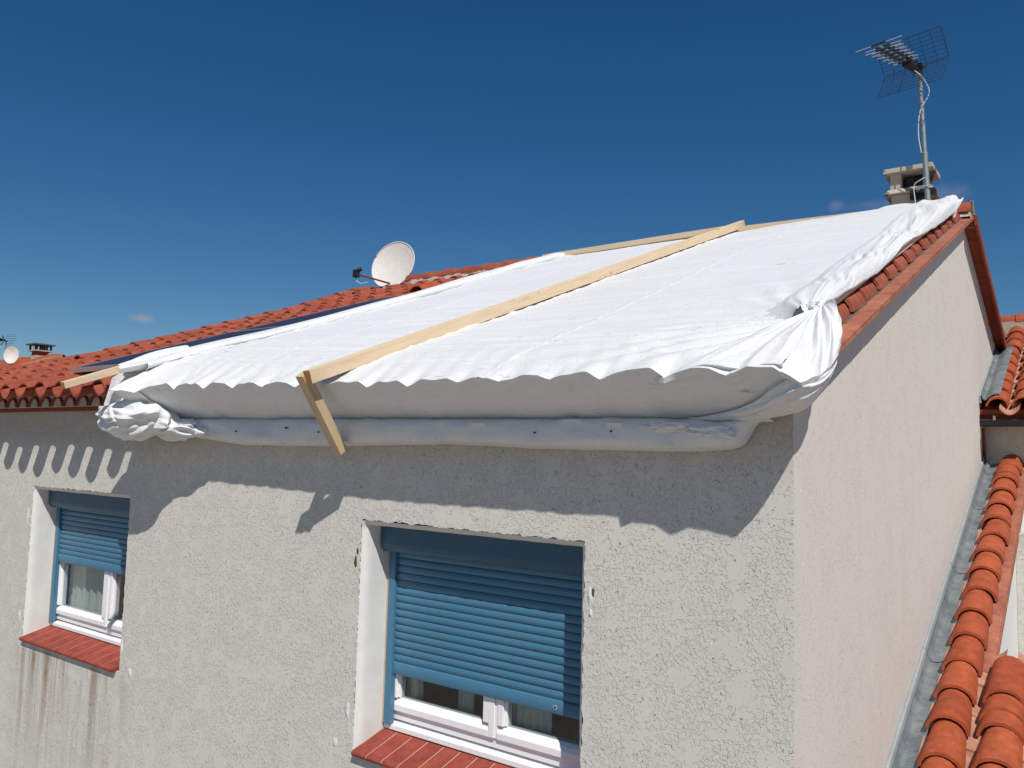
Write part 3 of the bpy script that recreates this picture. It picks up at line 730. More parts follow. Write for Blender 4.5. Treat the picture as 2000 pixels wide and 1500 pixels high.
cl = MB(); cl.tube([hub+Vector((.0, 0, .06)), hub+Vector((.0, .0, -.04))], .026, 10); cl.tube([hub+Vector((.02, 0, .02)), hub+Vector((.075, -.01, .0))], .008, 8); cl.build('mast_clamp', M['galv'], t)
ca = MB(); q = b0+fwd*.12-Vector((0, 0, .05))
ca.tube(spl([q, q+Vector((.055, .05, -.045)), q+Vector((.10, .09, -.12)), q+Vector((.115, .11, -.21)), mast_b.lerp(mast_t, .72)+Vector((-.012, -.03, 0)), mast_b.lerp(mast_t, .58)+Vector((-.035, -.03, 0)), mid+Vector((-.022, -.03, .0))]), .0048, 6)
ca.tube(spl([mast_b+Vector((-.02, -.03, .42)), mast_b+Vector((-.06, -.04, .40)), mast_b+Vector((-.11, -.03, .36)), mast_b+Vector((-.10, -.03, .22)), mast_b+Vector((-.085, -.03, .10)), mast_b+Vector((-.10, -.03, .06))]), .0048, 6)
ca.build('cable', M['cable'], t)
for zz in (2.15, 2.31):
    st = MB(); st.box((-.42, 4.70, zz), (-.235, 4.80, zz+.03)); st.box((-.44, 4.76, zz-.03), (-.35, 4.795, zz+.06)); st.build('wall_bracket', M['blackp'], t)
for zz in (2.165, 2.325):
    s2 = MB(); s2.tube([(-.40, 4.74, zz), (-.30, 4.59, zz+.004), (-.25, 4.59, zz+.004), (-.23, 4.64, zz)], .005, 6); s2.build('strap', M['alu'], t)

# =============================================================== tarpaulin
tarp = thing('tarpaulin', (-2.1, 2.0, .9), 'large white tarpaulin stretched over the roof slope and folded round the eave', 'tarpaulin')
ZL = -3.86
def ztop(x, y):
    u_ = clamp(-x/3.9); return .395+.022*u_+.103*u_**3+(.396-.022*u_)*y-.055*u_**3*sstep(0, 1.5, y)
DIPS = [(-3.708, 1), (-3.432, 1), (-3.143, .95), (-2.873, .9), (-2.62, .9), (-2.357, .85), (-2.12, .3), (-1.85, .8), (-1.598, .85), (-1.306, .45), (-1.09, .8), (-.843, .75), (-.62, .8), (-.359, 1.0), (-.16, .5)]
def zedge(x): return interp([(-4.3, .312), (-3.7, .302), (-2.9, .297), (-2.3, .285), (-1.8, .268), (-.8, .262), (.1, .262)], x)
def dipf(x):
    v = 0
    for xd, a in DIPS:
        d = x-xd
        wdt = .050 if d < 0 else (.095 if x < -1.2 else .12)
        v = max(v, a*clamp(1-abs(d)/wdt)**1.05)
    return v
def topsurf(x, y):
    z = ztop(x, y)
    if y < .05:
        t_ = clamp((.05-y)/.35); z = lerp(z, z-(ztop(x, -.3)-zedge(x)), t_**1.6)
    d = dipf(x); inf = math.exp(-(y+.3)/.07) if y > -.3 else 1
    z -= .028*d*inf
    # creases rise from each dip
    if y < .35:
        z += .006*(1-min(1, abs((y+.3)/.6)))*math.sin((x+y*.35)*46+nz3(x*3, y*3)*4)*.5
    # taut wrinkles running across
    yy = y+.10*x*.35
    k_ = .5+.5*nz3(x*.45+3, y*.9, 8.8)
    z += .016*k_*max(0, ridged(x*.42+.2*nz3(x*2, y*2), yy*7.5, 1.7))**2
    z += .005*max(0, ridged(x*.8, yy*15, 4.1))**3
    z += .012*nz3(x*.8, y*1.1, 6)
    # seams welded along the slope
    for sx_ in (-3.02, -1.18): z += .0035*math.exp(-((x-sx_-.01*math.sin(y*2))/.012)**2)
    # folds fanning out from the tie at the right edge
    dx, dy = x-.0, y-.3; rr = math.hypot(dx, dy)
    if rr < 1.6:
        th = math.atan2(dy, -dx); fade = math.exp(-rr/.55)*sstep(0, .12, rr)
        z += .016*fade*math.sin(th*26+nz3(rr*3, th*2)*2.5)
    # brighter front fold line from the tie down to the eave
    ln = .30+(-x)*(-.34)
    if y < ln: z -= .020*sstep(0, .35, ln-y)*math.exp(x/1.2)*0+.0
    return z
sheet = MB()
NX = 560
ytab = []
y = 4.50
while y > .4: ytab.append(y); y -= .028
while y > -.30: ytab.append(y); y -= .011
ytab.append(-.30)
grid = []
def shrink(x):  # rounding of the roll at its right end
    return clamp((-.115-x)/.16+.0) if x > -.275 else 1
for i in range(NX+1):
    x = lerp(-.06, ZL, i/NX); col_ = []
    for y in ytab:
        yy = y; z = topsurf(x, min(y, RY))
        if y > RY: z -= (y-RY)*1.0
        # sheet tail hangs over ridge
        if y < -.15: yy = y+.016*dipf(x)*sstep(-.15, -.30, y)
        xr = x+(.115*(1-sstep(.0, .45, y)))*sstep(-.35, -.06, x)
        col_.append((xr, yy, z))
    ze = col_[-1][2]; d = dipf(x)
    # shaded face back to the crease
    cy, cz = -.070+.012*nz3(x*2, 1)+.01*nz3(x*9, 7), .113+.008*(-x/3.7)+.006*nz3(x*2.3, 5)+.004*nz3(x*11, 6)
    n1 = 16
    for k_ in range(1, n1+1):
        t_ = k_/n1
        yy = lerp(-.30+.012*math.exp(-t_*9)+.016*d*(1-t_), cy, t_**1.05)-.022*math.sin(math.pi*t_)*(1)
        zz = lerp(ze+.040*d*clamp(t_*4)*(1-t_)*1.0, cz, t_)
        w_ = math.sin(math.pi*clamp(t_*1.15))
        yy += w_*(.007*nz3(x*5.5, t_*1.2, 3)+.004*ridged(x*11, t_*1.5, 9))
        if x > -1.3: yy += w_*.014*nz3(x*6, t_*2, 11)*sstep(-1.3, -.5, x)
        col_.append((x, yy, zz))
    zb = interp([(-4.2, .03), (-3.8, .002), (-3.6, .012), (-3.07, -.031), (-2.38, -.026), (-1.57, -.003), (-.93, -.015), (-.33, -.012), (-.2, .0), (-.15, .024), (-.11, .09), (-.05, .1)], x)+.004*nz3(x*5, 2)
    w1 = .010*nz3(x*1.6, 4.4)+.006*nz3(x*7, 2.4)
    prof = [(-.052, .004), (-.080, -.004), (-.110+w1, -.022), (-.124+w1, -.045), (-.118+w1, -.07)]
    zr = cz
    hh = cz-zb
    pr_ = [(cy+.014, cz-.004), (cy-.004, cz-.001), (cy-.030+w1, cz-.012), (cy-.040+w1, cz-.20*hh), (cy-.043+w1, cz-.40*hh), (cy-.040+w1*.6, cz-.62*hh), (cy-.026+w1*.4, cz-.83*hh), (cy-.004, zb+.012), (cy+.03, zb), (-.004, zb+.004)]
    for k_, (yy, zz) in enumerate(pr_):
        wr = (.013*ridged(x*1.5+k_*.30, k_*.35, 20)+.010*nz3(x*5+k_*.9, k_*.5, 21)+.010*max(0, ridged(x*3.4-k_*.6, k_*.35, 31))**2+.004*nz3(x*17, k_*.8, 41)) if 1 < k_ < 8 else 0
        col_.append((x, min(yy-wr, -.004) if k_ else yy, zz))
    # pull the right end of the roll closed
    if x > -.17:
        s_ = clamp((x+.17)/.07)
        col_ = [(px, lerp(py, -.02, s_*.9) if kk >= len(col_)-8 else py, lerp(pz, .10, s_*.85) if kk >= len(col_)-8 else pz) for kk, (px, py, pz) in enumerate(col_)]
    if x < -3.5:
        fl_ = sstep(-3.52, -3.84, x)
        col_ = [(px-.02*fl_*clamp(-py/.3)+.08*fl_*sstep(.35, .0, py)*(1-clamp(-py/.3)), py-.13*fl_*clamp(-py/.3)**1.6 if kk < len(col_)-10 else py, pz-.035*fl_*clamp(-py/.3)**2+(.02*nz3(px*9, py*4, 3)*fl_ if kk < len(ytab) else 0)) for kk, (px, py, pz) in enumerate(col_)]
    if x > -.35:
        k2 = sstep(-.35, -.06, x)*.115
        col_ = col_[:len(ytab)]+[(px+k2*(1-((q_+1)/n1)**3), py, pz) for q_, (px, py, pz) in enumerate(col_[len(ytab):len(ytab)+n1])]+col_[len(ytab)+n1:]
    grid.append(col_)
# subdivide the roll profile for smoothness by catmull through 'smooth' shading; grid is dense enough along x
sheet.grid(grid)
so = sheet.build('cover_sheet', M['cloth'], tarp, smooth=75, fix=False)

# rolled hem along the left side
hm = MB(); rows = []
HP = [(-3.84, -.014), (-3.815, -.006), (-3.806, .004), (-3.812, .020), (-3.83, .028), (-3.86, .032), (-3.89, .035), (-3.92, .034), (-3.94, .026), (-3.952, .006), (-3.956, -.03), (-3.962, -.06), (-3.975, -.10)]
def hempt(y, k_, sc_=1.):
    x, dz = HP[k_]
    x = -3.90+(x+3.90)*sc_+.018*nz3(y*1.1, 3)+.010*nz3(y*3.3, k_*.35, 3)
    z = ztop(-3.86, min(y, RY))+dz*sc_*(1+.45*sstep(.6, 1.4, y))+.012*nz3(y*1.5, k_*.2, 5)*(k_ > 2)+.006*ridged(y*1.1+k_*.12, k_*.45, 7)*(2 < k_ < 10)
    z -= max(0, y-RY)
    return (x, y, z)
for i in range(260):
    y = lerp(4.48, -.24, i/259)
    rows.append([hempt(y, k_, 1+.15*sstep(.8, .0, y)) for k_ in range(len(HP))])
hm.grid(rows); hm.build('side_hem', M['cloth'], tarp, smooth=70, fix=False)

# twisted roll of cloth along the right side
rr_ = MB(); rows = []
HEM = [(.25, .425), (.31, .420), (.6, .408), (.81, .400), (1.1, .388), (1.36, .376), (1.6, .385), (1.8, .392), (2.0, .418), (2.3, .414), (2.5, .400), (2.77, .388), (3.07, .380), (3.9, .378), (4.2, .39), (4.47, .44)]
TOPZ = [(.25, .448), (.44, .452), (.76, .456), (1.16, .444), (1.57, .446), (2.2, .436), (2.7, .446), (3.3, .456), (4.0, .47), (4.3, .455), (4.47, .425)]
n1 = 420
for i in range(n1+1):
    y = lerp(.22, 4.47, i/n1); b0_ = .378*y; hz = interp(HEM, y)+.005*nz3(y*6, 2)+.003*nz3(y*17, 3); tz = interp(TOPZ, y)+.010*nz3(y*2.3, 9)
    gth = sstep(.55, .22, y); ww = lerp(1, .25, gth)
    base_ = (ztop(-.22, y)-b0_)
    P_ = [(-.26, base_-.012), (-.22, base_+.002), (-.18, lerp(base_, tz, .35)), (-.145, lerp(base_, tz, .70)), (-.11, tz-.006), (-.07, tz), (-.035, tz-.001), (-.008, tz-.010), (.008, tz-.028), (.014, lerp(tz-.028, hz, .5)), (.016, hz+.006), (.012, hz-.001), (.004, hz+.004)]
    row = []
    ncs = 6
    for k_ in range((len(P_)-1)*ncs+1):
        q = k_/ncs; k0 = min(int(q), len(P_)-2); f_ = q-k0
        p0 = P_[max(k0-1, 0)]; p1 = P_[k0]; p2 = P_[k0+1]; p3 = P_[min(k0+2, len(P_)-1)]
        cr_ = lambda a, b, c, d: .5*(2*b+(c-a)*f_+(2*a-5*b+4*c-d)*f_*f_+(3*b-a-3*c+d)*f_**3)
        x = cr_(p0[0], p1[0], p2[0], p3[0]); z = cr_(p0[1], p1[1], p2[1], p3[1])
        t_ = k_/((len(P_)-1)*ncs); env = math.sin(math.pi*min(1, max(0, (t_-.08)/.78)))**.7 if .08 < t_ < .86 else 0
        ph = t_*5.5+y*1.5+.6*math.sin(y*1.4)
        d_ = .0095*ridged(ph*1.0, y*.5, 2)+.006*ridged(ph*2.2, y*.9, 8)+.006*nz3(ph, y*2.5, 4)
        # places where the cloth is pulled tight
        tw = max(math.exp(-((y-.86)/.10)**2), math.exp(-((y-1.62)/.14)**2), math.exp(-((y-2.5)/.16)**2))
        d_ += .010*tw*math.sin(ph*9+y*20)*.6-.008*tw
        x = lerp(x, -.01+(x+.01)*ww, gth); x *= 1
        row.append((x-.018+(.012*sstep(2.6, 3.4, y) if x > -.05 else -.05*sstep(2.6, 3.6, y)*sstep(-.05, -.2, x)), y, z+b0_+.010+d_*env*1.1))
    rows.append(row)
rr_.grid(rows)
rr_.build('side_roll', M['cloth'], tarp, smooth=75, fix=False)
# skirt between sheet and side roll hides nothing: a flat lap of cloth below the roll
# pointed tail of cloth at the ridge end
tl = MB(); rows = []
for i in range(30):
    t_ = i/29; y = 4.0+.62*t_; w_ = lerp(.10, .03, t_**1.5)
    rows.append([(-.085+w_*math.cos(a_)*(1+.15*nz3(a_*2, t_*4)), y, lerp(1.90, 2.195, t_**.9)+w_*.7*math.sin(a_)*(1+.3*ridged(a_, t_*3))) for a_ in [2*math.pi*j/20 for j in range(20)]])
tl.grid(rows, True); tl.face(*range(20)); tl.face(*range(580, 600)); tl.build('roll_tail', M['cloth'], tarp, smooth=60)

# corner gather: pleated fan from the tie down to the lower corner
K = Vector((.012, .31, .556))
BND = [(-.47, -.225, .280), (-.36, -.292, .238), (-.254, -.305, .266), (-.19, -.305, .262), (-.126, -.308, .234), (-.056, -.305, .262), (.025, -.305, .257), (.060, -.300, .238), (.109, -.285, .206), (.138, -.20, .232), (.150, -.10, .272), (.150, .00, .322), (.138, .08, .368), (.105, .16, .42), (.06, .24, .49)]
def bnd(t_):
    f_ = t_*(len(BND)-1); i = min(int(f_), len(BND)-2); q = f_-i
    return Vector(BND[i]).lerp(Vector(BND[i+1]), q)
fan = MB(); rows = []
NA, NR = 260, 60
for i in range(NA+1):
    t_ = i/NA; B_ = bnd(t_); ln = (B_-K).length; row = []
    for j in range(NR+1):
        s_ = j/NR
        p_ = K.lerp(B_, s_)
        # bulge above the straight chord, more to the outside of the corner
        bul = math.sin(math.pi*s_**.8)*lerp(.010, .052, sstep(.3, .75, t_))
        outw = Vector((.5*sstep(.45, .9, t_), -.25, .8)).normalized()
        pl = math.sin(t_*74+nz3(t_*9, s_*2)*3.0)*.5+.5*ridged(t_*17, s_*1.2, 3)
        env = s_**.7*(1-.45*s_)*2
        amp = lerp(.004, .012, sstep(.35, .7, t_))*env*(1-.6*sstep(.85, 1, s_))
        fl = .010*ridged(t_*5+s_*1.5, s_*2.6, 13)*sstep(.2, .6, s_)*(1-sstep(.9, 1, s_))
        row.append(p_+outw*(bul*sstep(-.02, .12, t_)+(pl*amp+fl)*sstep(0, .1, t_)+.006*sstep(0, .1, t_))-Vector((0, 0, .010*(1-sstep(.0, .10, t_)))))
    rows.append(row)
fan.grid([[r_[j] for j in range(NR+1)] for r_ in rows])
# turned-under lip at the lower edge
lip = []
for i in range(NA+1):
    e = rows[i][-1]; t_ = i/NA
    inw = Vector((-.25*sstep(.5, .8, t_)-.2*sstep(.7, 1, t_), .9*(1-sstep(.55, .85, t_)), -.10-.25*sstep(.5, .75, t_))).normalized()
    lk_ = .02+.98*sstep(.06, .2, t_); lip.append([e+inw*(.012*k_*lk_)+Vector((0, 0, -.012*k_*.4)) for k_ in range(0, 5)])
fan.grid(lip)
fan.build('corner_gather', M['cloth'], tarp, smooth=70, fix=False)
# tie: bunched knot
kn = MB()
def tri(x): return 4*abs(x-math.floor(x+.5))-1
def crumple(mb, c, ax, amp, seed, nu=64, nv=40, fr=1.0, st=(1, 1, 1)):
    rg_ = random.Random(seed); W_ = []
    for k in range(7):
        dv = Vector((rg_.uniform(-1, 1)*st[0], rg_.uniform(-1, 1)*st[1], rg_.uniform(-1, 1)*st[2])).normalized()
        W_.append((dv, fr*rg_.uniform(.7, 1.1)*(1.55**(k*.6)), rg_.random(), rg_.uniform(.6, 1.0)/(1.55**(k*.75)), rg_.uniform(0, 9)))
    tot = sum(w_[3] for w_ in W_)
    rows = []
    for i in range(nv+1):
        ph = math.pi*i/nv; row = []
        for j in range(nu):
            a_ = 2*math.pi*j/nu; d = Vector((math.sin(ph)*math.cos(a_), math.sin(ph)*math.sin(a_), math.cos(ph)))
            wp = Vector((noise.noise(d*1.3+Vector((seed, 0, 0))), noise.noise(d*1.3+Vector((0, seed, 0))), noise.noise(d*1.3+Vector((0, 0, seed)))))
            q = d+wp*.55; h_ = 0
            for dv, f_, p_, a0, sd in W_:
                gate_ = clamp(.75+1.3*noise.noise(d*1.6+Vector((sd, sd, 0))), 0, 1.3)
                h_ += a0*gate_*tri(q.dot(dv)*f_+p_)
            s_ = 1+amp*h_/tot*1.9
            row.append((c[0]+ax[0]*d.x*s_, c[1]+ax[1]*d.y*s_, c[2]+ax[2]*d.z*s_))
        rows.append(row)
    mb.grid(rows, True)
crumple(kn, (-.012, .30, .556), (.038, .036, .026), .30, 3, 90, 60, .8, (1.5, .8, 1))
kn.build('tie_knot', M['cloth'], tarp, smooth=40)
# sash of cloth running from the corner back to the eave roll, in the shade
T0 = [(.150, .00, .315), (.150, -.10, .270), (.125, -.20, .222), (.085, -.275, .200), (.01, -.245, .178), (-.06, -.20, .158), (-.15, -.150, .136), (-.27, -.105, .119), (-.36, -.08, .113)]
B0 = [(.130, .02, .262), (.115, -.06, .195), (.095, -.13, .150), (.070, -.165, .130), (.0, -.14, .118), (-.05, -.125, .107), (-.11, -.10, .098), (-.22, -.088, .098), (-.33, -.08, .102)]
T0 = [(.150, .00, .315), (.152, -.10, .270), (.128, -.20, .235), (.085, -.268, .232), (.01, -.25, .200), (-.06, -.20, .165), (-.15, -.150, .138), (-.27, -.105, .119), (-.36, -.08, .113)]
B0 = [(.128, .06, .300), (.124, .0, .245), (.108, -.08, .185), (.080, -.13, .138), (.02, -.13, .118), (-.05, -.12, .107), (-.11, -.10, .100), (-.22, -.088, .098), (-.33, -.08, .102)]
TS = spl(T0, 15); BS = spl(B0, 15)
sa = MB(); rows = []
NS, NT = len(TS)-1, 34
for i in range(NS+1):
    a = TS[i]; b_ = BS[i]; row = []
    for j in range(NT+1):
        t_ = j/NT; p_ = a.lerp(b_, t_)
        out = Vector((.35, -1, -.15)).normalized(); wd = (a-b_).length
        bul = math.sin(math.pi*t_)*wd*.30; pl = .006*math.sin(t_*20+i*.03+nz3(i*.06, t_*3)*3)*math.sin(math.pi*t_)+.006*ridged(t_*3, i*.025, 4)*math.sin(math.pi*t_)
        row.append(p_+out*(bul+pl))
    tl_ = sstep(.35, .6, i/NS); row += [b_+Vector((-.015, .02+.03*tl_, .008)), b_+Vector((-.03, .04+.05*tl_, .03+.02*tl_))]
    rows.append(row)
sa.grid(rows); sa.build('corner_sash', M['cloth'], tarp, smooth=70, fix=False)
# curled loose flaps on the roll end
for c, ax, sd in (((-.235, -.135, .058), (.075, .018, .026), 5), ((-.44, -.130, .078), (.075, .014, .018), 8)):
    fp = MB(); crumple(fp, c, ax, .5, sd, 120, 70, .8); fp.build('loose_flap', M['cloth'], tarp, smooth=35)
# left end: bunched cloth
bl = MB(); crumple(bl, (-3.90, -.245, .105), (.290, .135, .142), .27, 11, 240, 160, .62, (.6, 1, 1.6))
bl.build('bunched_end', M['cloth'], tarp, smooth=50)
bl2 = MB(); crumple(bl2, (-3.60, -.13, .060), (.28, .075, .058), .34, 17, 180, 100, .7, (.5, 1, 1.8)); bl2.build('bunched_fold', M['cloth'], tarp, smooth=50)
bl3 = MB(); crumple(bl3, (-3.99, -.33, .12), (.13, .06, .07), .5, 23, 140, 90, .75, (.7, 1, 1.4)); bl3.build('bunched_tuck', M['cloth'], tarp, smooth=45)
# hanging side flap between the left board and the bundle
TL = [(-3.70, -.34, .275), (-3.80, -.28, .345), (-3.865, -.18, .43), (-3.92, -.22, .435), (-3.97, -.31, .392), (-4.015, -.34, .362), (-4.06, -.27, .375), (-4.08, -.1, .42), (-4.06, .05, .44)]
BL = [(-3.60, -.22, .15), (-3.68, -.25, .14), (-3.78, -.20, .13), (-3.90, -.27, .13), (-4.02, -.34, .11), (-4.12, -.33, .10), (-4.17, -.26, .10), (-4.18, -.1, .12), (-4.15, .02, .2)]
hf = MB(); rows = []
for i in range(121):
    f_ = i/120*(len(TL)-1); k_ = min(int(f_), len(TL)-2); q = f_-k_
    a = Vector(TL[k_]).lerp(Vector(TL[k_+1]), q); b_ = Vector(BL[k_]).lerp(Vector(BL[k_+1]), q)
    rows.append([a.lerp(b_, j/30)+Vector((-.4, -1, 0)).normalized()*(.018*ridged(i*.035+j*.012, j*.012, 2)+.02*nz3(i*.04, j*.05, 3))*math.sin(math.pi*min(1, .25+j/30*.75)) for j in range(31)])
hf.grid(rows); hf.build('side_flap', M['cloth'], tarp, smooth=60, fix=False)
# folded lap of cloth over the left board
lp = MB(); rows = []
for i in range(91):
    t_ = i/90; y = lerp(.06, -.35, t_); row = []
    wd_ = lerp(.055, .075, math.sin(math.pi*t_)); zc_ = .262+.38*(y+.68)+.022
    for j in range(41):
        a_ = lerp(-.38*math.pi, 1.38*math.pi, j/40)
        r_ = wd_*(1+.16*ridged(math.cos(a_)*1.4+3, y*2.2, math.sin(a_))+.1*nz3(a_*1.5, y*5))
        row.append((-3.895+r_*1.0*math.cos(a_), y+.03*nz3(a_*2, 4)*t_-.05*t_*math.cos(a_), zc_+.62*r_*math.sin(a_)*(1-.25*t_**6)))
    rows.append(row)
lp.grid(rows); lp.build('folded_lap', M['cloth'], tarp, smooth=55, fix=False)
# cloth turned up round the chimney foot
cu = MB(); rows = []
for i in range(61):
    t_ = i/60; x = lerp(-.72, -.22, t_)
    hgt = .10*sstep(0, .25, t_)*(1-.85*sstep(.45, 1, t_))
    rows.append([(x, 4.46+.05*s_+.27*s_*s_+.012*nz3(x*8, s_*3), lerp(2.125, 2.13+hgt+.015*nz3(x*9, 1), s_)+.015*math.sin(math.pi*s_)) for s_ in [j/12 for j in range(13)]])
cu.grid(rows); cu.build('chimney_upstand', M['cloth'], tarp, smooth=60, fix=False)
# nails and their holes along the roll
for px in (-3.05, -2.62, -2.36, -1.80, -1.02, -.66):
    nl = MB(); zz = .055+.012*math.sin(px*9); nl.tube([(px, -.128, zz), (px, -.08, zz)], .0042, 8); nl.build('nail', M['nail'], tarp)

# =============================================================== boards
G = 'pine boards holding the tarpaulin'
def board(pts, mat, lab, name='wooden_board', wd=.045, ht=.06, end=True, bv=.002):
    a, b_ = Vector(pts[0]), Vector(pts[1])
    mb = MB(); mb.beam(a, b_, wd, ht); o = None
    t_ = thing(name, tuple(a), lab, 'board', G)
    mb.build('plank', mat, t_, bevel=bv)
    if end:
        d = (b_-a).normalized(); e_ = MB(); e_.beam(a-d*.0025, a-d*.0005, wd-.003, ht-.002); e_.build('end_grain', M['wood_end'], t_)
    return t_
board(((-2.112, -.40, .262), (-1.885, 4.60, 2.20)), M['wood'], 'long pine plank lying up the middle of the white tarpaulin', wd=.047, ht=.066)
bt = thing('wooden_bracket', (-2.17, -.12, -.03), 'short upright pine brace under the eave end of the long plank', 'board', G)
mb = MB(); mb.beam((-2.176, -.112, -.036), (-2.158, -.388, .326), .052, .050, up=(0, -1, -.35)); mb.build('plank', M['wood_z'], bt, bevel=.002)
for p_ in ((-2.186, -.172, -.010), (-2.192, -.166, -.030)): hl = MB(); hl.tube([p_, (p_[0], p_[1]+.02, p_[2])], .0045, 8); hl.build('nail', M['nail'], bt)
board(((-3.89, -.68, .262), (-3.90, -.22, .437)), M['wood'], 'pine board end sticking out over the tiles from the left edge of the tarpaulin', wd=.040, ht=.042)
board(((-.040, .42, .536), (-.040, 4.1, 1.927)), M['wood'], 'pine batten under the twisted cloth roll beside the right hand rake tiles', wd=.036, ht=.056)
board(((-4.10, RY+.03, 2.115), (-2.0, RY+.04, 2.135)), M['wood_x'], 'pine board along the ridge left of the long plank', wd=.06, ht=.055)
board(((-1.98, RY+.06, 2.125), (-.62, RY+.05, 2.09)), M['wood_x'], 'thin pine board along the ridge between the long plank and the chimney', wd=.06, ht=.048)

# =============================================================== neighbouring house on the right
nb = thing('neighbouring_house', (.8, 5.0, GZ), 'lower house joined to the gable wall, orange tiled roofs on two levels', 'house')
zl = lambda x, y: -2.066+.10+.3735*y
NE = .262
c1 = MB(); y = .45
while y < 5.25: cover_tile(c1, .215, y, NE+.04, zl, r0=.100, r1=.080, h=.085, lift=.030, th=.016); y += NE
y = 5.28; cover_tile(c1, .215, 5.0, .36, lambda x, y: zl(x, y)+.012, r0=.09, r1=.084, h=.085, lift=.02)
for cx in (.437, .66, .88):
    y = .40
    for yy in (.45, .712, .974, 1.236, 1.498, 1.76, 1.87): cover_tile(c1, cx, yy+.03, NE+.05, zl, r0=.102, r1=.083, h=.085, lift=.030, th=.016)
    cover_tile(c1, cx, 2.03, .35, lambda x, y: zl(x, y)+.016, r0=.098, r1=.085, h=.085, lift=.022, th=.014)
c1.build('lower_roof_tiles', M['clay_orange'], nb, smooth=40, fix=False)
c2 = MB()
for cx in (.326, .548, .77):
    y = .4
    while y < (2.35): channel_tile(c2, cx, y, NE+.05, zl, w=.085, sag=.05, low=.092); y += NE
c2.build('lower_roof_channels', M['clay_channel'], nb, smooth=40, fix=False)
vt = MB(); y = 2.36
while y < 5.5:
    yb_ = min(y+.3, 5.5); z = lambda y, o: -2.066+.3735*y+o
    vt.hexa([(.24, y, z(y, .0)), (.352, y, z(y, .0)), (.352, yb_-.004, z(yb_, .0)), (.24, yb_-.004, z(yb_, .0)), (.24, y, z(y, .022)), (.352, y, z(y, .022)), (.352, yb_-.004, z(yb_, .022)), (.24, yb_-.004, z(yb_, .022))])
    vt.hexa([(.340, y, z(y, -.05)), (.356, y, z(y, -.05)), (.356, yb_-.004, z(yb_, -.05)), (.340, yb_-.004, z(yb_, -.05)), (.340, y, z(y, -.001)), (.356, y, z(y, -.001)), (.356, yb_-.004, z(yb_, -.001)), (.340, yb_-.004, z(yb_, -.001))])
    y += .3
vt.build('lower_verge_trim', M['clay_trim'], nb)
# bits of the tile left of the cover, beside the zinc
ed = MB(); y = .5
while y < 5.3:
    z = -2.066+.3735*y
    ed.hexa([(.105, y, z+.006), (.15, y, z+.006), (.15, y+.2, z+.006+.075), (.105, y+.2, z+.006+.075), (.105, y, z+.022), (.15, y, z+.022), (.15, y+.2, z+.022+.075), (.105, y+.2, z+.022+.075)]); y += NE
ed.build('edge_tiles', M['clay_channel'], nb)
dd = MB()
dd.hexa([(.005, .3, -2.066-.04+.3735*.3), (.338, .3, -2.066-.04+.3735*.3), (.338, 5.5, -2.066-.04+.3735*5.5), (.005, 5.5, -2.066-.04+.3735*5.5), (.005, .3, -2.066-.012+.3735*.3), (.338, .3, -2.066-.012+.3735*.3), (.338, 5.5, -2.066-.012+.3735*5.5), (.005, 5.5, -2.066-.012+.3735*5.5)])
dd.hexa([(.34, .3, -2.106+.3735*.3), (1.4, .3, -2.106+.3735*.3), (1.4, 2.35, -2.106+.3735*2.35), (.34, 2.35, -2.106+.3735*2.35), (.34, .3, -2.072+.3735*.3), (1.4, .3, -2.072+.3735*.3), (1.4, 2.35, -2.072+.3735*2.35), (.34, 2.35, -2.072+.3735*2.35)])
dd.build('lower_roof_deck', M['clay_dark'], nb)
# zinc valley: sheets lapping each other
for k_ in range(5):
    zn = MB(); ya = .3+1.05*k_; yb_ = min(ya+1.09, 5.52); rows = []
    for i in range(27):
        y = lerp(ya, yb_, i/26); s_ = lerp(.010, .004, i/26)
        rows.append([(lerp(.022, .122, j/12)+.0, y, -2.066+.3735*y+.018*abs((j/12-.35)/.65)**2+.035*clamp(1-j/12*3.2)**2+s_+.003*nz3(j*.6, y*9)) for j in range(13)])
    zn.grid(rows); zn.build('zinc_valley', M['zinc'], nb, smooth=60, fix=False)
    up = MB(); z = lambda y, o: -2.066+.3735*y+o
    up.hexa([(.002, ya+.003*k_, z(ya, .03)), (.020+.002*(k_ % 2), ya, z(ya, .03)), (.020+.002*(k_ % 2), yb_-.045, z(yb_-.045, .03)), (.002, yb_-.045, z(yb_-.045, .03)), (.002, ya, z(ya, .082)), (.012+.002*(k_ % 2), ya, z(ya, .074)), (.012+.002*(k_ % 2), yb_-.045, z(yb_-.045, .074)), (.002, yb_-.045, z(yb_-.045, .082))])
    up.build('wall_flashing', M['zinc_pale'], nb)
nw = MB(); nw.box((.002, 5.47, GZ), (3.2, 5.65, .40)); nw.build('upper_wall', M['stucco'], nb)
n2_ = MB(); n2_.box((.3355, 4.15, GZ), (3.2, 5.468, -.52)); n2_.build('rough_side_wall', M['stucco'], nb)
n3 = MB(); n3.hexa([(.30, 2.40, GZ), (.334, 2.40, GZ), (.334, 5.52, GZ), (.30, 5.52, GZ), (.30, 2.40, -2.108+.3735*2.40), (.334, 2.40, -2.108+.3735*2.40), (.334, 5.52, -2.108+.3735*5.52), (.30, 5.52, -2.108+.3735*5.52)]); n3.build('smooth_side_wall', M['plaster'], nb)
zu = lambda x, y: -1.735+.10+.417*y
ut = MB()
for cx in (.14, .335, .53, .725, .92):
    y = 5.20
    while y < 7.55: cover_tile(ut, cx, y, NE+.04, zu, r0=.088, r1=.074, h=.080, lift=.028, th=.015); y += NE
ut.build('upper_roof_tiles', M['clay_orange'], nb, smooth=40, fix=False)
uc = MB()
for cx in (.238, .433, .628, .823):
    y = 5.12
    while y < 7.55:
        channel_tile(uc, cx, y, NE+.05, zu, w=.075, sag=.055, low=.105); y += NE
uc.build('upper_roof_channels', M['clay_channel'], nb, smooth=40, fix=False)
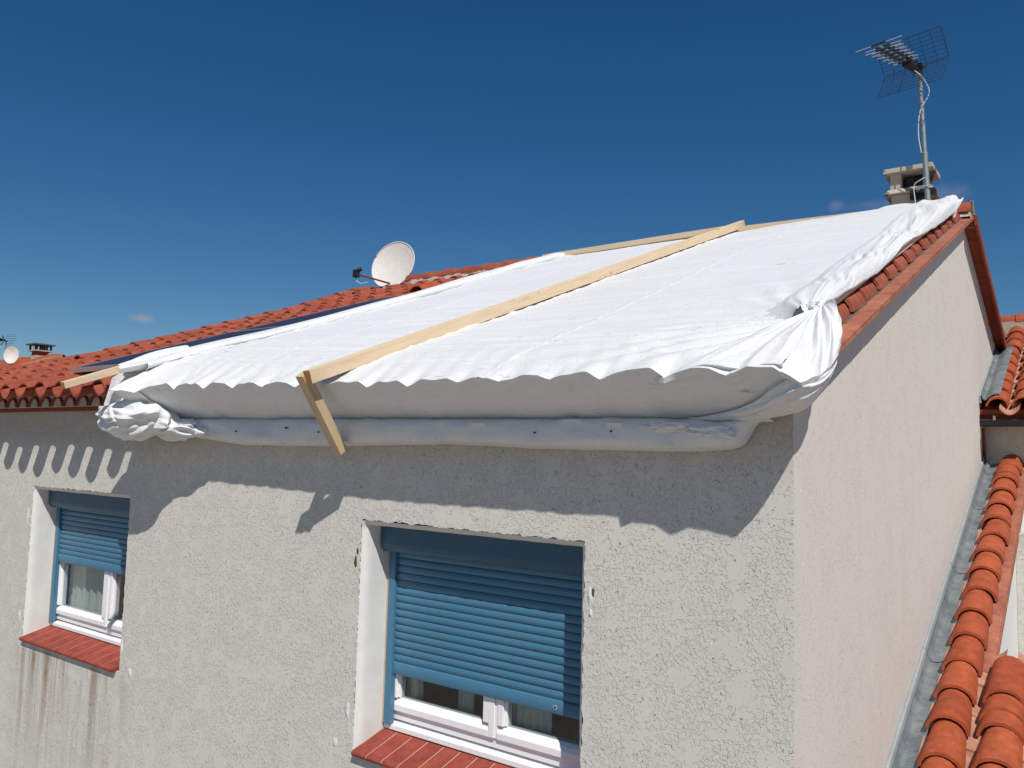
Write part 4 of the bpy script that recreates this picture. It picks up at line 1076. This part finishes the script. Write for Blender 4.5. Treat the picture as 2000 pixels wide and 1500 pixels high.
ud = MB(); z = lambda y, o: -1.735+.417*y+o
ud.hexa([(.003, 5.3, z(5.3, -.06)), (3, 5.3, z(5.3, -.06)), (3, 7.7, z(7.7, -.06)), (.003, 7.7, z(7.7, -.06)), (.003, 5.3, z(5.3, -.02)), (3, 5.3, z(5.3, -.02)), (3, 7.7, z(7.7, -.02)), (.003, 7.7, z(7.7, -.02))])
ud.build('upper_roof_deck', M['clay_dark'], nb)
ur = MB(); x = 1.5
while x > .0:
    rows = [[(xx, 7.66-rr*math.cos(math.pi*i/10), 1.565+rr*math.sin(math.pi*i/10)) for i in range(11)] for xx, rr in ((x, .09), (x-.36, .105))]
    ur.grid(rows); x -= .34
ur.build('upper_ridge_tiles', M['clay_orange'], nb, smooth=40, fix=False)
um = MB(); um.box((-.04, 7.56, 1.40), (1.5, 7.78, 1.57)); um.build('upper_ridge_mortar', M['mortar'], nb)
uv_ = MB(); y = 6.6
while y < 7.7: cover_tile(uv_, -.03, y, .31, lambda x, y: zu(x, y)-.03, r0=.06, r1=.055, h=.06); y += NE
uv_.build('upper_verge_tiles', M['clay_trim'], nb, smooth=40, fix=False)
for ya, yb_, s_ in ((5.25, 6.12, .006), (6.08, 6.66, .0)):
    zf2 = MB(); rows = []
    for i in range(24):
        y = lerp(ya, yb_, i/23)
        rows.append([(lerp(.018, .165, j/14), y, z(y, .0)+s_+lerp(.075, .140, sstep(.02, .72, j/14))+.05*clamp(1-j/14*4)**2+.003*nz3(j*.5, y*8)) for j in range(15)])
    zf2.grid(rows); zf2.grid([[(px, ya-.001, pz) for px, py, pz in rows[0]], [(px, ya-.001, pz-.012) for px, py, pz in rows[0]]])
    zf2.build('upper_zinc_flashing', M['zinc'], nb, smooth=60, fix=False)
    u3 = MB(); u3.hexa([(.002, ya, z(ya, .06)), (.019, ya, z(ya, .06)), (.019, yb_, z(yb_, .06)), (.002, yb_, z(yb_, .06)), (.002, ya, z(ya, .118+s_)), (.011, ya, z(ya, .110+s_)), (.011, yb_, z(yb_, .110+s_)), (.002, yb_, z(yb_, .118+s_))]); u3.build('wall_flashing', M['zinc_pale'], nb)
gt = MB(); rows = []
for xx in (.004, 3.0):
    rows.append([(xx, 5.295-.042*math.cos(a_), .362-.050*math.sin(a_)) for a_ in [math.pi*j/12 for j in range(13)]]+[(xx, 5.295+.038, .362), (xx, 5.295-.038, .358)])
gt.grid(rows); gt.tube([(.004, 5.250, .364), (3.0, 5.250, .364)], .007, 8); gt.face(*[gt.add([p_]) for p_ in rows[0][:13]])
gt.build('gutter', M['gutter'], nb, smooth=50)
gc = MB(); gc.box((.105, 5.24, .370), (.125, 5.34, .376)); gc.box((.105, 5.236, .362), (.125, 5.243, .40)); gc.build('gutter_clip', M['alu'], nb)
ua = MB(); ua.box((.003, 5.345, .315), (3, 5.468, .335)); ua.box((.003, 5.345, .338), (3, 5.365, .44)); ua.build('eave_boarding', M['clay_dark'], nb)
dp = MB(); dp.tube([(.014, 5.40, .30), (.014, 5.44, -.02)], .012, 10); dp.build('shade_strip', M['clay_dark'], nb, smooth=50)  # dark tube standing in for the eave overhang's shadow on the gable wall

# =============================================================== far house on the left
fh = thing('distant_house', (-32, 7.5, GZ), 'distant house with bright orange tiled roof beyond the left verge', 'house')
fr_ = MB(); rows = []
nx = 130
for i in range(nx+1):
    x = lerp(-25, -52, i/nx*1.0); rows.append([(x, y, 1.93+.40*(y-7.3)+.07*abs(math.sin((x+25)/.42*math.pi/2*.8))+.03*((y*2.2) % 1)) for y in [4.0+4.95*k_/44 for k_ in range(45)]])
fr_.grid(rows); fr_.build('roof', M['clay_orange'], fh, smooth=30, fix=False)
f3 = MB(); f3.hexa([(-25.05, 4.0, .51), (-24.85, 4.0, .51), (-24.85, 8.95, 2.49), (-25.05, 8.95, 2.49), (-25.05, 4.0, .66), (-24.85, 4.0, .66), (-24.85, 8.95, 2.64), (-25.05, 8.95, 2.64)]); f3.build('verge_board', M['clay_channel'], fh)
f4 = MB(); f4.prism([(4.3, GZ), (13.4, GZ), (13.4, .6), (8.95, 2.42), (4.3, .55)], -50, -25.3); f4.build('wall', M['stucco'], fh)
f5 = MB(); rows = []
for i in range(121):
    x = lerp(-24.9, -50, i/120); rows.append([(x, 8.95+.14*math.cos(a_), 2.53+.12*math.sin(a_)+.02*math.sin(x*18)) for a_ in [math.pi*j/8 for j in range(9)]])
f5.grid(rows); f5.build('ridge_tiles', M['clay_orange'], fh, smooth=60, fix=False)
f6 = MB(); f6.hexa([(-50, 8.96, 2.42), (-24.9, 8.96, 2.42), (-24.9, 13.6, .56), (-50, 13.6, .56), (-50, 8.96, 2.5), (-24.9, 8.96, 2.5), (-24.9, 13.6, .66), (-50, 13.6, .66)]); f6.build('rear_slope', M['clay_orange'], fh)
# its chimney
cm_ = MB(); cm_.box((-26.2, 8.60, 2.0), (-25.8, 8.98, 2.63)); cho = cm_.build('chimney', M['mortar'], fh)
c_ = MB(); c_.box((-26.18, 8.62, 2.632), (-25.82, 8.96, 2.74)); c_.build('chimney_neck', M['clay_rake'], cho)
c_ = MB(); c_.box((-26.28, 8.53, 2.742), (-25.72, 9.05, 2.775)); c_.build('chimney_collar', M['mortar'], cho)
for yy in (8.56, 8.72, 8.86, 8.98):
    for xx in (-26.24, -25.80): c_ = MB(); c_.box((xx, yy, 2.777), (xx+.05, yy+.045, 2.935)); c_.build('chimney_leg', M['blackp'], cho)
c_ = MB(); c_.box((-26.32, 8.48, 2.937), (-25.68, 9.10, 2.975)); c_.build('chimney_cap', M['grime'], cho)
t, c, n_, s_, u_ = dish((-25.6, 7.80, 2.52), (.75, -.62, .12), .20, .27, 'small white satellite dish low on the far left horizon beside a thin antenna', '', None)
ps = MB(); ps.tube([c-n_*.08, c-n_*.12-Vector((0, 0, .5))], .02, 8); ps.build('support_pole', M['galv'], t)
t = thing('tv_antenna', (-25.8, 7.72, 2.3), 'small dark antenna on a short pole at the far left horizon', 'antenna')
a_ = MB(); a_.tube([(-25.8, 7.72, 2.2), (-25.8, 7.72, 2.95)], .02, 8); a_.build('mast', M['galv'], t)
a_ = MB(); a_.tube([(-25.8, 7.74, 2.93), (-25.4, 6.9, 2.98)], .018, 8); a_.tube([(-25.7, 7.55, 2.94), (-25.65, 7.45, 2.95)], .05, 8)
a_.tube([(-25.75, 7.58, 3.08), (-25.75, 7.66, 2.95), (-25.75, 7.56, 2.80)], .018, 6)
for k_ in range(6): q = Vector((-25.72, 7.52, 2.945)).lerp(Vector((-25.4, 6.95, 2.975)), k_/5); a_.tube([q-Vector((.15, .06, 0)), q+Vector((.15, .06, 0))], .008, 5)
a_.build('boom', M['blackp'], t)
a_ = MB()
for k_ in range(7):
    a_.tube([(-25.8+.03*k_, 7.70-.025*abs(k_-3), 2.80+.05*k_), (-25.5+.03*k_, 7.85-.025*abs(k_-3), 2.80+.05*k_)], .004, 5)
a_.build('mesh_reflector', M['wire'], t)

for o in ALL:
    if '_w' in o: del o['_w']
